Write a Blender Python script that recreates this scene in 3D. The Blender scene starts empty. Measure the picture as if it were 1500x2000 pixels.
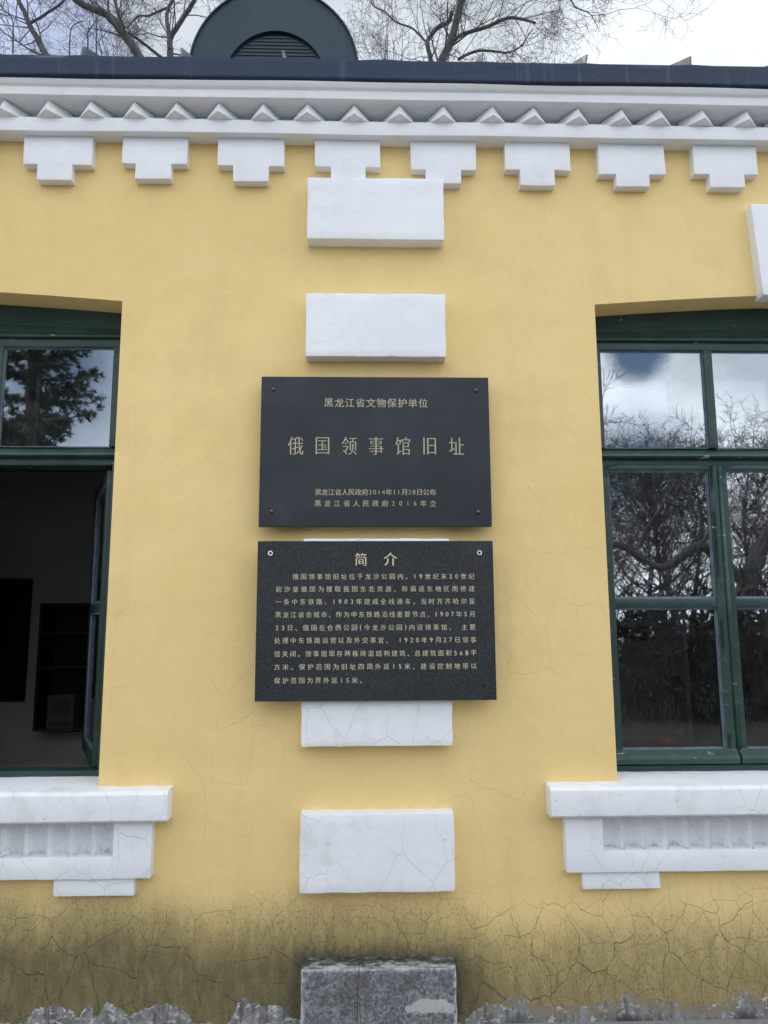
import bpy, bmesh, math, random
import numpy as np
from mathutils import Vector, Matrix, noise
SC = bpy.context.scene
COL = SC.collection
R_ = math.radians
random.seed(7)

# ------------------------------------------------------------------ camera
EYE = 1.38                      # eye height above the ground, metres
DIST = 2.9                      # camera to wall face
PITCH, YAW, ROLL, FPX = R_(8.569), R_(1.586), R_(-0.2366), 1487.0
fwd = Vector((math.sin(YAW)*math.cos(PITCH), math.cos(YAW)*math.cos(PITCH), math.sin(PITCH)))
rt0 = Vector((math.cos(YAW), -math.sin(YAW), 0)); up0 = rt0.cross(fwd)
RT = math.cos(ROLL)*rt0 + math.sin(ROLL)*up0
UP = -math.sin(ROLL)*rt0 + math.cos(ROLL)*up0
cam_d = bpy.data.cameras.new('camera'); cam = bpy.data.objects.new('camera', cam_d); COL.objects.link(cam)
m = Matrix((RT, UP, -fwd)).transposed().to_4x4(); m.translation = Vector((0, -DIST, EYE)); cam.matrix_world = m
cam_d.sensor_fit = 'HORIZONTAL'; cam_d.sensor_width = 36; cam_d.lens = 36*FPX/1500; cam_d.clip_end = 2000; cam_d.clip_start = 0.05
SC.camera = cam

def at(x, y, Y):
    """a photograph pixel (1500 x 2000) at a known depth Y -> a point in metres"""
    d = fwd*FPX + RT*(x-750) - UP*(y-1000)
    t = (Y+DIST)/d.y
    return Vector((0, -DIST, EYE)) + d*t

# ------------------------------------------------------------------ light
SUN_EL, SUN_AZ = R_(50), R_(-58)       # sun behind the building, a little to the left (azimuth from +Y)
sun_d = bpy.data.lights.new('sun', 'SUN'); sun = bpy.data.objects.new('sun', sun_d); COL.objects.link(sun)
sdir = Vector((math.sin(SUN_AZ)*math.cos(SUN_EL), math.cos(SUN_AZ)*math.cos(SUN_EL), math.sin(SUN_EL)))
sun.rotation_euler = (-sdir).to_track_quat('-Z', 'Y').to_euler()
sun_d.energy = 2.2; sun_d.angle = R_(0.53); sun_d.color = (1, .95, .86)
w = bpy.data.worlds.new('World'); SC.world = w; w.use_nodes = True
nt = w.node_tree; N = nt.nodes; L = nt.links; N.clear()
out = N.new('ShaderNodeOutputWorld'); bg = N.new('ShaderNodeBackground'); bg.inputs['Strength'].default_value = 0.14
sky = N.new('ShaderNodeTexSky'); sky.sky_type = 'NISHITA'; sky.sun_disc = False
sky.sun_elevation = SUN_EL; sky.sun_rotation = SUN_AZ
tc = N.new('ShaderNodeTexCoord')
mp = N.new('ShaderNodeMapping'); mp.inputs['Scale'].default_value = (1, 1, 1.9); mp.inputs['Location'].default_value = (0.9, 2.35, 0.4)
n1 = N.new('ShaderNodeTexNoise'); n1.inputs['Scale'].default_value = 2.2; n1.inputs['Detail'].default_value = 9; n1.inputs['Roughness'].default_value = .58
n1.inputs['Distortion'].default_value = .35
cr = N.new('ShaderNodeValToRGB'); cr.color_ramp.elements[0].position = .20; cr.color_ramp.elements[1].position = .36
n2 = N.new('ShaderNodeTexNoise'); n2.inputs['Scale'].default_value = 3.1; n2.inputs['Detail'].default_value = 6
cc = N.new('ShaderNodeValToRGB')
cc.color_ramp.elements[0].position = .38; cc.color_ramp.elements[0].color = (5.6, 6.15, 7.0, 1)
cc.color_ramp.elements[1].position = .66; cc.color_ramp.elements[1].color = (11.4, 12.0, 12.9, 1)
mx = N.new('ShaderNodeMix'); mx.data_type = 'RGBA'
L.new(tc.outputs['Generated'], mp.inputs[0]); L.new(mp.outputs[0], n1.inputs['Vector']); L.new(mp.outputs[0], n2.inputs['Vector'])
L.new(n1.outputs[0], cr.inputs[0]); L.new(n2.outputs[0], cc.inputs[0])

def wm(op, a, b=None):
    k = N.new('ShaderNodeMath'); k.operation = op
    for i, v in enumerate((a, b)):
        if v is None: continue
        if isinstance(v, (int, float)): k.inputs[i].default_value = v
        else: L.new(v, k.inputs[i])
    return k.outputs[0]
def wv(op, a, b, o=0):
    k = N.new('ShaderNodeVectorMath'); k.operation = op
    for i, v in enumerate((a, b)):
        if isinstance(v, (tuple, list)): k.inputs[i].default_value = v
        else: L.new(v, k.inputs[i])
    return k.outputs['Value'] if op in ('DISTANCE', 'DOT_PRODUCT') else k.outputs[0]
# openings of blue between the clouds: one low over the roof to the left, three over the yard
def look(x, y, mirror):
    d = (fwd*FPX + RT*(x-750) - UP*(y-1000)).normalized()
    return (d.x, -d.y if mirror else d.y, d.z)
cover = cr.outputs[0]
wob = wm('MULTIPLY', wm('SUBTRACT', n1.outputs[0], .5), .13)
for x, y, mir, rad in ((-30, 0, 0, .13), (170, 70, 0, .035), (130, 730, 1, .15), (1245, 700, 1, .022), (1240, 930, 1, .075)):
    dd = wm('ADD', wv('DISTANCE', tc.outputs['Generated'], look(x, y, mir)), wob)
    k = N.new('ShaderNodeMapRange'); k.interpolation_type = 'SMOOTHSTEP'; k.inputs['From Min'].default_value = rad*.1; k.inputs['From Max'].default_value = rad*1.5
    L.new(dd, k.inputs['Value']); cover = wm('MULTIPLY', cover, k.outputs[0])
L.new(cover, mx.inputs['Factor'])
# clouds behind the camera brightened to put added light on the facade
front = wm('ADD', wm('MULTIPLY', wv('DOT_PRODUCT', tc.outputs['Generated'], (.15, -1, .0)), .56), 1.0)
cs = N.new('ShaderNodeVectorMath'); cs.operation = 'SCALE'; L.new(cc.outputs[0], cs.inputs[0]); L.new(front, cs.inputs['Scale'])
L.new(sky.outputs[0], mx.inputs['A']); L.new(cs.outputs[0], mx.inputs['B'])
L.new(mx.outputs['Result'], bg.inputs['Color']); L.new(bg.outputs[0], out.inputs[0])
SC.view_settings.view_transform = 'Standard'; SC.view_settings.look = 'None'
SC.view_settings.exposure = 0.08; SC.view_settings.gamma = 1
SC.render.engine = 'CYCLES'
SC.cycles.max_bounces = 8; SC.cycles.transparent_max_bounces = 16

# ------------------------------------------------------------------ material helpers
class NT:
    def __init__(s, name):
        s.m = bpy.data.materials.new(name); s.m.use_nodes = True
        s.t = s.m.node_tree; s.n = s.t.nodes; s.l = s.t.links
        s.b = s.n['Principled BSDF']
        s.co = s.n.new('ShaderNodeTexCoord').outputs['Object']
    def noise(s, scale, detail=4, rough=.55, vec=None, stretch=None, dist=0):
        v = vec or s.co
        if stretch:
            q = s.n.new('ShaderNodeMapping'); q.inputs['Scale'].default_value = stretch; s.l.new(v, q.inputs[0]); v = q.outputs[0]
        k = s.n.new('ShaderNodeTexNoise'); k.inputs['Scale'].default_value = scale; k.inputs['Detail'].default_value = detail
        k.inputs['Roughness'].default_value = rough; k.inputs['Distortion'].default_value = dist
        s.l.new(v, k.inputs['Vector']); return k.outputs[0]
    def noisecol(s, scale, detail=3, vec=None):
        k = s.n.new('ShaderNodeTexNoise'); k.inputs['Scale'].default_value = scale; k.inputs['Detail'].default_value = detail
        s.l.new(vec or s.co, k.inputs['Vector']); return k.outputs['Color']
    def math(s, op, a, b=None, c=None, clamp=False):
        k = s.n.new('ShaderNodeMath'); k.operation = op; k.use_clamp = clamp
        for i, v in enumerate((a, b, c)):
            if v is None: continue
            if isinstance(v, (int, float)): k.inputs[i].default_value = v
            else: s.l.new(v, k.inputs[i])
        return k.outputs[0]
    def vmath(s, op, a, b):
        k = s.n.new('ShaderNodeVectorMath'); k.operation = op
        for i, v in enumerate((a, b)):
            if isinstance(v, (tuple, list)): k.inputs[i].default_value = v
            else: s.l.new(v, k.inputs[i])
        return k.outputs[0]
    def vscale(s, a, f):
        k = s.n.new('ShaderNodeVectorMath'); k.operation = 'SCALE'; s.l.new(a, k.inputs[0]); k.inputs['Scale'].default_value = f; return k.outputs[0]
    def ss(s, v, a, b, o0=0., o1=1.):
        k = s.n.new('ShaderNodeMapRange'); k.interpolation_type = 'SMOOTHSTEP'
        for i, q in zip(('From Min', 'From Max', 'To Min', 'To Max'), (a, b, o0, o1)): k.inputs[i].default_value = q
        s.l.new(v, k.inputs['Value']); return k.outputs[0]
    def lin(s, v, a, b, o0=0., o1=1.):
        k = s.n.new('ShaderNodeMapRange')
        for i, q in zip(('From Min', 'From Max', 'To Min', 'To Max'), (a, b, o0, o1)): k.inputs[i].default_value = q
        s.l.new(v, k.inputs['Value']); return k.outputs[0]
    def mix(s, f, a, b):
        k = s.n.new('ShaderNodeMix'); k.data_type = 'RGBA'
        for i, v in (('Factor', f), ('A', a), ('B', b)):
            if isinstance(v, (int, float)): k.inputs[i].default_value = v
            elif isinstance(v, (tuple, list)): k.inputs[i].default_value = (*v, 1)
            else: s.l.new(v, k.inputs[i])
        return k.outputs['Result']
    def sep(s):
        k = s.n.new('ShaderNodeSeparateXYZ'); s.l.new(s.co, k.inputs[0]); return k.outputs
    def curve(s, v, pts):
        k = s.n.new('ShaderNodeFloatCurve'); c = k.mapping.curves[0]
        pts = sorted(pts)
        c.points[0].location = pts[0]; c.points[1].location = pts[-1]
        for p in pts[1:-1]: c.points.new(*p)
        for p in c.points: p.handle_type = 'VECTOR'
        k.mapping.use_clip = False; k.mapping.update(); s.l.new(v, k.inputs['Value']); return k.outputs[0]
    def vor(s, scale, vec, dim='3D', feature='DISTANCE_TO_EDGE'):
        k = s.n.new('ShaderNodeTexVoronoi'); k.feature = feature; k.voronoi_dimensions = '2D'; k.inputs['Scale'].default_value = scale; s.l.new(vec, k.inputs['Vector']); return k.outputs['Distance']
    def bump(s, h, strength, dist):
        k = s.n.new('ShaderNodeBump'); k.inputs['Strength'].default_value = strength; k.inputs['Distance'].default_value = dist
        s.l.new(h, k.inputs['Height']); s.l.new(k.outputs[0], s.b.inputs['Normal']); return k
    def col(s, c):
        if isinstance(c, (tuple, list)): s.b.inputs['Base Color'].default_value = (*c, 1)
        else: s.l.new(c, s.b.inputs['Base Color'])
    def rough(s, r):
        if isinstance(r, (int, float)): s.b.inputs['Roughness'].default_value = r
        else: s.l.new(r, s.b.inputs['Roughness'])
def cracks(t, scale, warp, width, seed=(0, 0, 0)):
    """hairline crack network in the plane of the wall; returns 0..1"""
    v = t.vmath('ADD', t.co, seed)
    v = t.vmath('ADD', v, t.vscale(t.vmath('SUBTRACT', t.noisecol(5, 2, v), (.5, .5, .5)), warp))
    v = t.vmath('ADD', v, t.vscale(t.vmath('SUBTRACT', t.noisecol(38, 2, v), (.5, .5, .5)), warp*.12))
    a = t.n.new('ShaderNodeSeparateXYZ'); b = t.n.new('ShaderNodeCombineXYZ'); t.l.new(v, a.inputs[0])
    t.l.new(t.math('ADD', a.outputs[0], t.math('MULTIPLY', a.outputs[1], .8)), b.inputs[0]); t.l.new(t.math('MULTIPLY', a.outputs[2], .66), b.inputs[1])
    d = t.vor(scale, b.outputs[0])
    return t.ss(d, 0, width*scale, 1, 0)

# ------------------------------------------------------------------ materials
def zc(px): return at(750, px, 0).z
def wall_material():
    t = NT('ochre_stucco'); x, y, z = t.sep()
    tone = t.noise(.9, 5, .6); fine = t.noise(60, 4, .6)
    base = t.mix(t.ss(tone, .3, .7), (.785, .575, .24), (.85, .635, .285))
    base = t.mix(t.math('MULTIPLY', t.ss(t.noise(4, 6, .65), .45, .72), .5), base, (.74, .53, .23))
    base = t.mix(t.math('MULTIPLY', t.ss(t.noise(1.6, 5, .6, stretch=(1, 1, 1.6)), .56, .70), .35), base, (.88, .68, .34))
    base = t.mix(t.math('MULTIPLY', t.ss(fine, .5, .8), .16), base, (.62, .44, .2))
    base = t.mix(t.math('MULTIPLY', t.ss(t.noise(3.4, 6, .62, stretch=(1.8, 1, .35)), .52, .72), .20), base, (.66, .47, .20))
    base = t.mix(t.math('MULTIPLY', t.ss(t.noise(110, 2, .5), .75, .78), .55), base, (.40, .29, .13))
    # hairline cracks: faint high up, dark and wide near the ground
    low = t.ss(z, zc(1600), zc(1800), 0, 1); low = t.math('SUBTRACT', 1, t.ss(z, zc(1830), zc(1690)))
    mid = t.math('SUBTRACT', 1, t.ss(z, zc(1300), zc(560)))
    patch = t.ss(t.noise(1.7, 2, .5), .40, .56)
    c1 = cracks(t, 7.5, .11, .0011); c2 = cracks(t, 8.6, .13, .0014, (3.1, 0, 1.7))
    c3 = cracks(t, 15, .07, .0009, (1.1, 0, 5.7))
    base = t.mix(t.math('MULTIPLY', t.math('MULTIPLY', c1, mid), t.math('MULTIPLY', patch, .42)), base, (.36, .24, .09))
    # rising damp and mildew
    xn = t.lin(x, -2.0, 2.2)
    X = lambda px: (at(px, 1850, 0).x + 2.0)/4.2
    top = t.curve(xn, [(0, .76), (X(60), .78), (X(200), .80), (X(300), .76), (X(370), .66), (X(470), .68), (X(580), .74), (X(740), .70), (X(900), .66), (X(960), .54), (X(1080), .54), (X(1250), .60), (X(1400), .60), (1, .60)])
    topz = t.lin(top, 0, 1, zc(2000), zc(1640))
    n = t.noise(4.2, 6, .62, stretch=(1, 1, .55)); n_s = t.noise(30, 5, .7, stretch=(1, 1, .35)); n_f = t.noise(160, 3, .65, stretch=(1, 1, .5))
    dz = t.math('SUBTRACT', topz, z)
    dz = t.math('ADD', dz, t.math('MULTIPLY', t.math('SUBTRACT', n, .5), .17))
    light = t.ss(dz, -.04, .12)
    heavy = t.math('MULTIPLY', t.ss(dz, .06, .25), t.curve(xn, [(0, .9), (X(20), .95), (X(400), .95), (X(560), 1), (X(590), 1), (X(740), .85), (X(890), 1), (X(930), .95), (X(1000), .55), (X(1300), .42), (1, .45)]))
    base = t.mix(t.math('MULTIPLY', light, t.lin(n_s, .3, .7, .5, .95)), base, (.34, .27, .115))
    base = t.mix(t.math('MULTIPLY', heavy, t.lin(n_s, .25, .7, .72, 1.0)), base, (.112, .096, .045))
    spec = t.math('MULTIPLY', t.ss(n_f, .54, .66), t.ss(dz, -.08, .12))
    base = t.mix(t.math('MULTIPLY', spec, .62), base, (.045, .04, .025))
    pale = t.math('MULTIPLY', t.ss(t.noise(9, 4, .6, stretch=(1.6, 1, .35)), .62, .72), heavy)
    base = t.mix(t.math('MULTIPLY', pale, .38), base, (.40, .33, .15))
    base = t.mix(t.math('MULTIPLY', t.math('MULTIPLY', c2, low), t.ss(t.noise(2.6, 3, .6), .34, .60, .22, .82)), base, (.035, .03, .02))
    base = t.mix(t.math('MULTIPLY', t.math('MULTIPLY', c3, low), t.math('MULTIPLY', t.ss(t.noise(1.7, 2, .5),   .30, .5), .80)), base, (.05, .04, .02))
    bz = zc(1876); bxl, bxr = at(585, 1880, 0).x, at(895, 1880, 0).x
    near = t.math('MULTIPLY', t.math('MULTIPLY', t.ss(x, bxl-.05, bxl+.02), t.ss(x, bxr+.05, bxr-.02)), t.ss(z, bz+.07, bz))
    near = t.math('MULTIPLY', near, t.lin(n_s, .35, .65, .25, 1.0))
    base = t.mix(t.math('MULTIPLY', near, .9), base, (.045, .045, .032))
    # plaster fallen off along the foot of the wall
    loss = [(-20, 1998), (50, 1998), (67, 1968), (95, 1967), (122, 1964), (140, 1972), (155, 1989), (163, 1986), (165, 1962), (178, 1958), (182, 1984), (193, 1985), (197, 1962), (213, 1956), (232, 1969), (257, 1984), (280, 1968), (322, 1958), (345, 1970), (368, 1978), (380, 1998), (400, 1996), (440, 1999), (455, 1992), (463, 1966), (467, 1940), (492, 1956), (517, 1964), (545, 1962), (556, 1972), (567, 1988), (588, 1992),
            (890, 1999), (905, 1996), (920, 1978), (940, 1964), (955, 1955), (975, 1962), (995, 1946), (1022, 1936), (1030, 1958), (1075, 1965), (1125, 1963), (1165, 1957), (1205, 1950), (1220, 1934), (1236, 1944), (1270, 1950), (1315, 1955), (1360, 1961), (1400, 1962), (1422, 1955), (1430, 1944), (1450, 1934), (1470, 1940), (1490, 1952), (1500, 1940), (1560, 1950)]
    zlo, zhi = zc(2010), zc(1920)
    pts = [((at(a, b, 0).x + 2.0)/4.2, (at(a, b, 0).z - zlo)/(zhi - zlo)) for a, b in loss]
    pts = [(0, .1)] + pts + [(1, .5)]
    xw = t.lin(t.math('ADD', x, t.math('MULTIPLY', t.math('SUBTRACT', t.noise(16, 5, .7), .5), .06)), -2.0, 2.2)
    lz = t.lin(t.curve(xw, pts), 0, 1, zlo, zhi)
    e = t.math('SUBTRACT', lz, z)
    e = t.math('ADD', e, t.math('MULTIPLY', t.math('SUBTRACT', t.noise(34, 8, .74), .5), .050))
    bare = t.ss(e, 0, .002)
    nb = t.noise(20, 6, .7, stretch=(1.2, 1, .9)); nb2 = t.noise(60, 5, .7, stretch=(1.1, 1, .9))
    stone = t.mix(t.ss(nb, .32, .68), (.13, .13, .127), (.30, .296, .285))
    streak = t.noise(22, 6, .7, stretch=(2.4, 1, .45)); stone = t.mix(t.math('MULTIPLY', t.ss(streak, .50, .62), .75), stone, (.055, .054, .05))
    stone = t.mix(t.math('MULTIPLY', t.ss(nb2, .5, .62), t.math('MULTIPLY', t.ss(e, .030, .0), t.ss(t.noise(9, 4, .7), .44, .54))), stone, (.70, .69, .66))
    stone = t.mix(t.math('MULTIPLY', t.ss(t.noise(28, 7, .74, stretch=(1, 1, 1.7)), .54, .60), .8), stone, (.60, .59, .57))
    stone = t.mix(t.math('MULTIPLY', t.ss(e, .046, .030), t.math('MULTIPLY', t.ss(x, .35, .5), t.ss(nb, .60, .42))), stone, (.27, .215, .125))
    stone = t.mix(t.math('MULTIPLY', t.ss(e, .055, .085), t.ss(x, .3, .7)), stone, (.06, .06, .06))
    base = t.mix(bare, base, stone)
    t.col(base); t.rough(t.lin(fine, .3, .7, .72, .95))
    h = t.math('ADD', t.math('MULTIPLY', t.noise(2.4, 4, .55), 3.2), t.math('MULTIPLY', fine, .12))
    h = t.math('ADD', h, t.math('MULTIPLY', t.noise(240, 2, .6), .05))
    h = t.math('ADD', h, t.math('MULTIPLY', t.noise(13, 4, .6, stretch=(.35, 1, 1.6)), .16))
    h = t.math('SUBTRACT', h, t.math('MULTIPLY', bare, .14))
    h = t.math('SUBTRACT', h, t.math('MULTIPLY', t.math('MULTIPLY', c2, low), .25))
    h = t.math('ADD', h, t.math('MULTIPLY', t.math('MULTIPLY', nb2, bare), .05))
    t.bump(h, .8, .006)
    return t.m
def white_material(name, dirty=.0):
    t = NT(name); x, y, z = t.sep()
    base = t.mix(t.ss(t.noise(3, 5, .6), .3, .7), (.79, .805, .83), (.85, .86, .88))
    base = t.mix(t.math('MULTIPLY', t.ss(t.noise(22, 5, .65, stretch=(.4, 1, 1.3)), .5, .75), .30), base, (.68, .695, .72))
    base = t.mix(t.math('MULTIPLY', t.ss(t.noise(6, 6, .6, stretch=(1, 1, .8)), .56, .62), .18), base, (.86, .87, .88))
    low = t.ss(z, 1.9, .9)
    base = t.mix(t.math('MULTIPLY', t.ss(t.noise(7, 6, .68, stretch=(1, 1, .7)), .52, .72), t.math('ADD', .14, t.math('MULTIPLY', low, .22))), base, (.52, .51, .48))
    c = cracks(t, 7.8, .09, .0009, (5, 0, 2)); pt = t.ss(t.noise(2.1, 2, .5), .36, .52)
    base = t.mix(t.math('MULTIPLY', t.math('MULTIPLY', c, pt), t.math('MULTIPLY', t.ss(z, 2.25, 2.6, .60, .10), 1)), base, (.20, .20, .20))
    c4 = cracks(t, 24, .04, .0006, (8, 0, 1))
    base = t.mix(t.math('MULTIPLY', t.math('MULTIPLY', c4, t.ss(t.noise(4, 2, .5), .52, .64)), t.math('MULTIPLY', low, .45)), base, (.3, .29, .27))
    sp = t.ss(t.noise(75, 2, .5), .735, .76)
    base = t.mix(t.math('MULTIPLY', sp, t.math('MULTIPLY', low, .8)), base, (.22, .20, .17))
    if dirty:
        d = t.math('MULTIPLY', t.math('MAXIMUM', t.math('MULTIPLY', t.ss(t.noise(30, 6, .7), .55, .75), .6), t.math('MULTIPLY', t.ss(t.math('ADD', z, t.math('MULTIPLY', t.noise(24, 4, .6), .05)), EYE-.760, EYE-.785), t.ss(t.noise(60, 5, .7), .42, .58))), dirty)
        base = t.mix(d, base, (.34, .32, .28))
    t.col(base); t.rough(.62)
    h = t.math('ADD', t.math('MULTIPLY', t.noise(40, 5, .65, stretch=(.35, 1, 1.4)), .5), t.math('MULTIPLY', t.noise(9, 4, .6), .9))
    h = t.math('ADD', h, t.math('MULTIPLY', t.noise(300, 2, .6), .08))
    h = t.math('SUBTRACT', h, t.math('MULTIPLY', t.math('MULTIPLY', c, pt), .25))
    t.bump(h, .7, .0032)
    return t.m
def granite_material():
    t = NT('weathered_bare_render'); x, y, z = t.sep()
    a = t.noise(85, 8, .76, dist=.6); b = t.noise(8, 5, .6)
    base = t.mix(t.ss(a, .38, .66), (.085, .09, .095), (.37, .38, .39))
    base = t.mix(t.math('MULTIPLY', t.ss(b, .55, .34), .55), base, (.09, .095, .10))
    xl, xr = at(589, 1893, -.078).x, at(891, 1893, -.078).x; zt = at(700, 1893.5, -.078).z
    edge = t.math('MINIMUM', t.math('MINIMUM', t.math('SUBTRACT', x, xl), t.math('SUBTRACT', xr, x)), t.math('SUBTRACT', zt, z))
    edge = t.math('ADD', edge, t.math('MULTIPLY', t.math('SUBTRACT', t.noise(34, 5, .7), .5), .045))
    base = t.mix(t.math('MULTIPLY', t.ss(edge, .012, -.004), .8), base, (.66, .67, .68))
    # pale skim of old paint low on the right
    k = t.vmath('SUBTRACT', t.co, tuple(at(842, 1972, -.078)))
    kk = t.n.new('ShaderNodeSeparateXYZ'); t.l.new(k, kk.inputs[0])
    r = t.math('ADD', t.math('POWER', t.math('DIVIDE', kk.outputs[0], .088), 2), t.math('POWER', t.math('DIVIDE', kk.outputs[2], .036), 2))
    r = t.math('ADD', r, t.math('MULTIPLY', t.math('SUBTRACT', t.noise(40, 5, .65), .5), 1.7))
    mask = t.math('MULTIPLY', t.ss(r, 1.0, .93), t.ss(t.math('ADD', kk.outputs[2], t.math('MULTIPLY', t.math('SUBTRACT', t.noise(60, 3, .6), .5), .03)), -.012, -.008))
    base = t.mix(mask, base, (.50, .50, .48))
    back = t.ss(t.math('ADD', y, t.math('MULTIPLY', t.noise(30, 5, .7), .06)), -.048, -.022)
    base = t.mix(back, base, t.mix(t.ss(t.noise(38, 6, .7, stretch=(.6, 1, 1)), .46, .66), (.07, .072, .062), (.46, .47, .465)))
    t.col(base); t.rough(.92)
    t.bump(t.math('ADD', a, t.math('MULTIPLY', t.noise(170, 3, .6), .4)), .85, .006)
    return t.m
def green_material(name='old_green_paint', dark=1.0, chips=1.0):
    t = NT(name)
    g = t.noise(30, 5, .65, stretch=(.16, 1, 1)); 
    base = t.mix(t.ss(t.noise(7, 4, .6), .3, .7), (.009*dark, .034*dark, .028*dark), (.019*dark, .052*dark, .042*dark))
    base = t.mix(t.math('MULTIPLY', t.ss(g, .50, .74), .50), base, (.048, .086, .072))
    chip = t.ss(t.noise(24, 5, .62, stretch=(.6, 1, 1.4)), .70 if dark < 1.1 else .655, .71 if dark < 1.1 else .665)
    base = t.mix(t.math('MULTIPLY', chip, chips), base, (.36, .35, .31))
    d = t.ss(t.noise(16, 6, .7, stretch=(.4, 1, 1.4)), .60, .70)
    base = t.mix(t.math('MULTIPLY', d, .5*dark), base, (.12, .13, .115))
    t.col(base); t.rough(t.lin(g, .3, .7, .34, .62))
    t.bump(t.math('SUBTRACT', t.math('ADD', g, t.math('MULTIPLY', t.noise(110, 3, .6, stretch=(.2, 1, 1)), .4)), t.math('MULTIPLY', chip, .6)), .6, .003)
    return t.m
def simple(name, c, r=.6, metal=0, bump=None, var=None):
    t = NT(name)
    if var: t.col(t.mix(t.ss(t.noise(var[1], 4, .6), .35, .65), c, var[0]))
    else: t.col(c)
    t.rough(r); t.b.inputs['Metallic'].default_value = metal
    if bump: t.bump(t.noise(bump[0], 4, .6), .6, bump[1])
    return t.m
def roof_material():
    t = NT('dark_painted_sheet_metal')
    n = t.noise(5, 5, .6, stretch=(.25, 1, 2)); base = t.mix(t.ss(n, .3, .7), (.010, .021, .048), (.020, .036, .072))
    base = t.mix(t.math('MULTIPLY', t.ss(t.noise(60, 4, .7), .62, .72), .35), base, (.15, .16, .17))
    lap = t.math('MULTIPLY', t.ss(t.noise(3, 6, .65, stretch=(6, 1, .3)), .60, .66), .35); base = t.mix(lap, base, (.07, .085, .11))
    t.b.inputs['Specular IOR Level'].default_value = .28
    t.col(base); t.rough(t.lin(n, .3, .7, .45, .68)); t.bump(t.noise(7, 3, .5, stretch=(.5, 1, 1)), .5, .012)
    return t.m
def glass_material(name, refl):
    t = NT(name); n, l = t.n, t.l
    tr = n.new('ShaderNodeBsdfTransparent'); tr.inputs['Color'].default_value = (.95, .96, .955, 1)
    gl = n.new('ShaderNodeBsdfGlossy'); gl.inputs['Roughness'].default_value = .012; gl.inputs['Color'].default_value = (.93, .96, 1, 1)
    df = n.new('ShaderNodeBsdfDiffuse'); df.inputs['Color'].default_value = (.45, .45, .43, 1)
    lw = n.new('ShaderNodeFresnel'); lw.inputs['IOR'].default_value = 1.5
    f = t.math('ADD', t.math('MULTIPLY', lw.outputs[0], .9), refl, clamp=True)
    a = n.new('ShaderNodeMixShader'); b = n.new('ShaderNodeMixShader')
    l.new(f, a.inputs[0]); l.new(tr.outputs[0], a.inputs[1]); l.new(gl.outputs[0], a.inputs[2])
    dust = t.math('ADD', t.ss(t.noise(9, 6, .7), .45, .9, .006, .06), t.ss(t.noise(120, 2, .5), .74, .77, 0, .3))
    l.new(dust, b.inputs[0]); l.new(a.outputs[0], b.inputs[1]); l.new(df.outputs[0], b.inputs[2])
    bm_ = n.new('ShaderNodeBump'); bm_.inputs['Strength'].default_value = .12; bm_.inputs['Distance'].default_value = .0025
    l.new(t.noise(4.5, 2, .5), bm_.inputs['Height']); l.new(bm_.outputs[0], gl.inputs['Normal'])
    l.new(b.outputs[0], n['Material Output'].inputs['Surface'])
    return t.m
def plaque_stone(name, c0, c1, rough, speck):
    t = NT(name)
    base = t.mix(t.ss(t.noise(4, 5, .6), .35, .7), c0, c1)
    s = t.noise(420, 2, .7)
    base = t.mix(t.math('MULTIPLY', t.ss(s, .52, .70), speck), base, (.16, .17, .18))
    sm = t.ss(t.noise(2.2, 6, .62, stretch=(1, 1, 1.5)), .56, .80)
    base = t.mix(t.math('MULTIPLY', sm, .22), base, (.16, .165, .165))
    t.col(base); t.rough(t.lin(t.noise(11, 5, .65), .3, .7, rough-.06, rough+.1))
    t.b.inputs['Specular IOR Level'].default_value = .32
    t.bump(t.math('ADD', t.math('MULTIPLY', s, .5), t.noise(6, 3, .5)), .25, .0008)
    return t.m
def letters_material(name, a, b):
    t = NT(name)
    base = t.mix(t.ss(t.noise(60, 4, .65), .35, .7), a, b)
    t.col(base); t.rough(.5); return t.m
def bark_material(name, a, b):
    t = NT(name)
    n = t.noise(9, 6, .7, stretch=(1, 1, .3)); t.col(t.mix(t.ss(n, .35, .65), a, b)); t.rough(.9); t.bump(n, .8, .03); return t.m
def ground_material():
    t = NT('paved_yard'); b = t.noise(.35, 6, .6)
    base = t.mix(t.ss(b, .3, .7), (.20, .195, .185), (.29, .28, .26))
    base = t.mix(t.math('MULTIPLY', t.ss(t.noise(40, 5, .7), .5, .75), .6), base, (.10, .10, .09))
    t.col(base); t.rough(.9); t.bump(t.noise(60, 4, .6), .5, .01); return t.m
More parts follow.
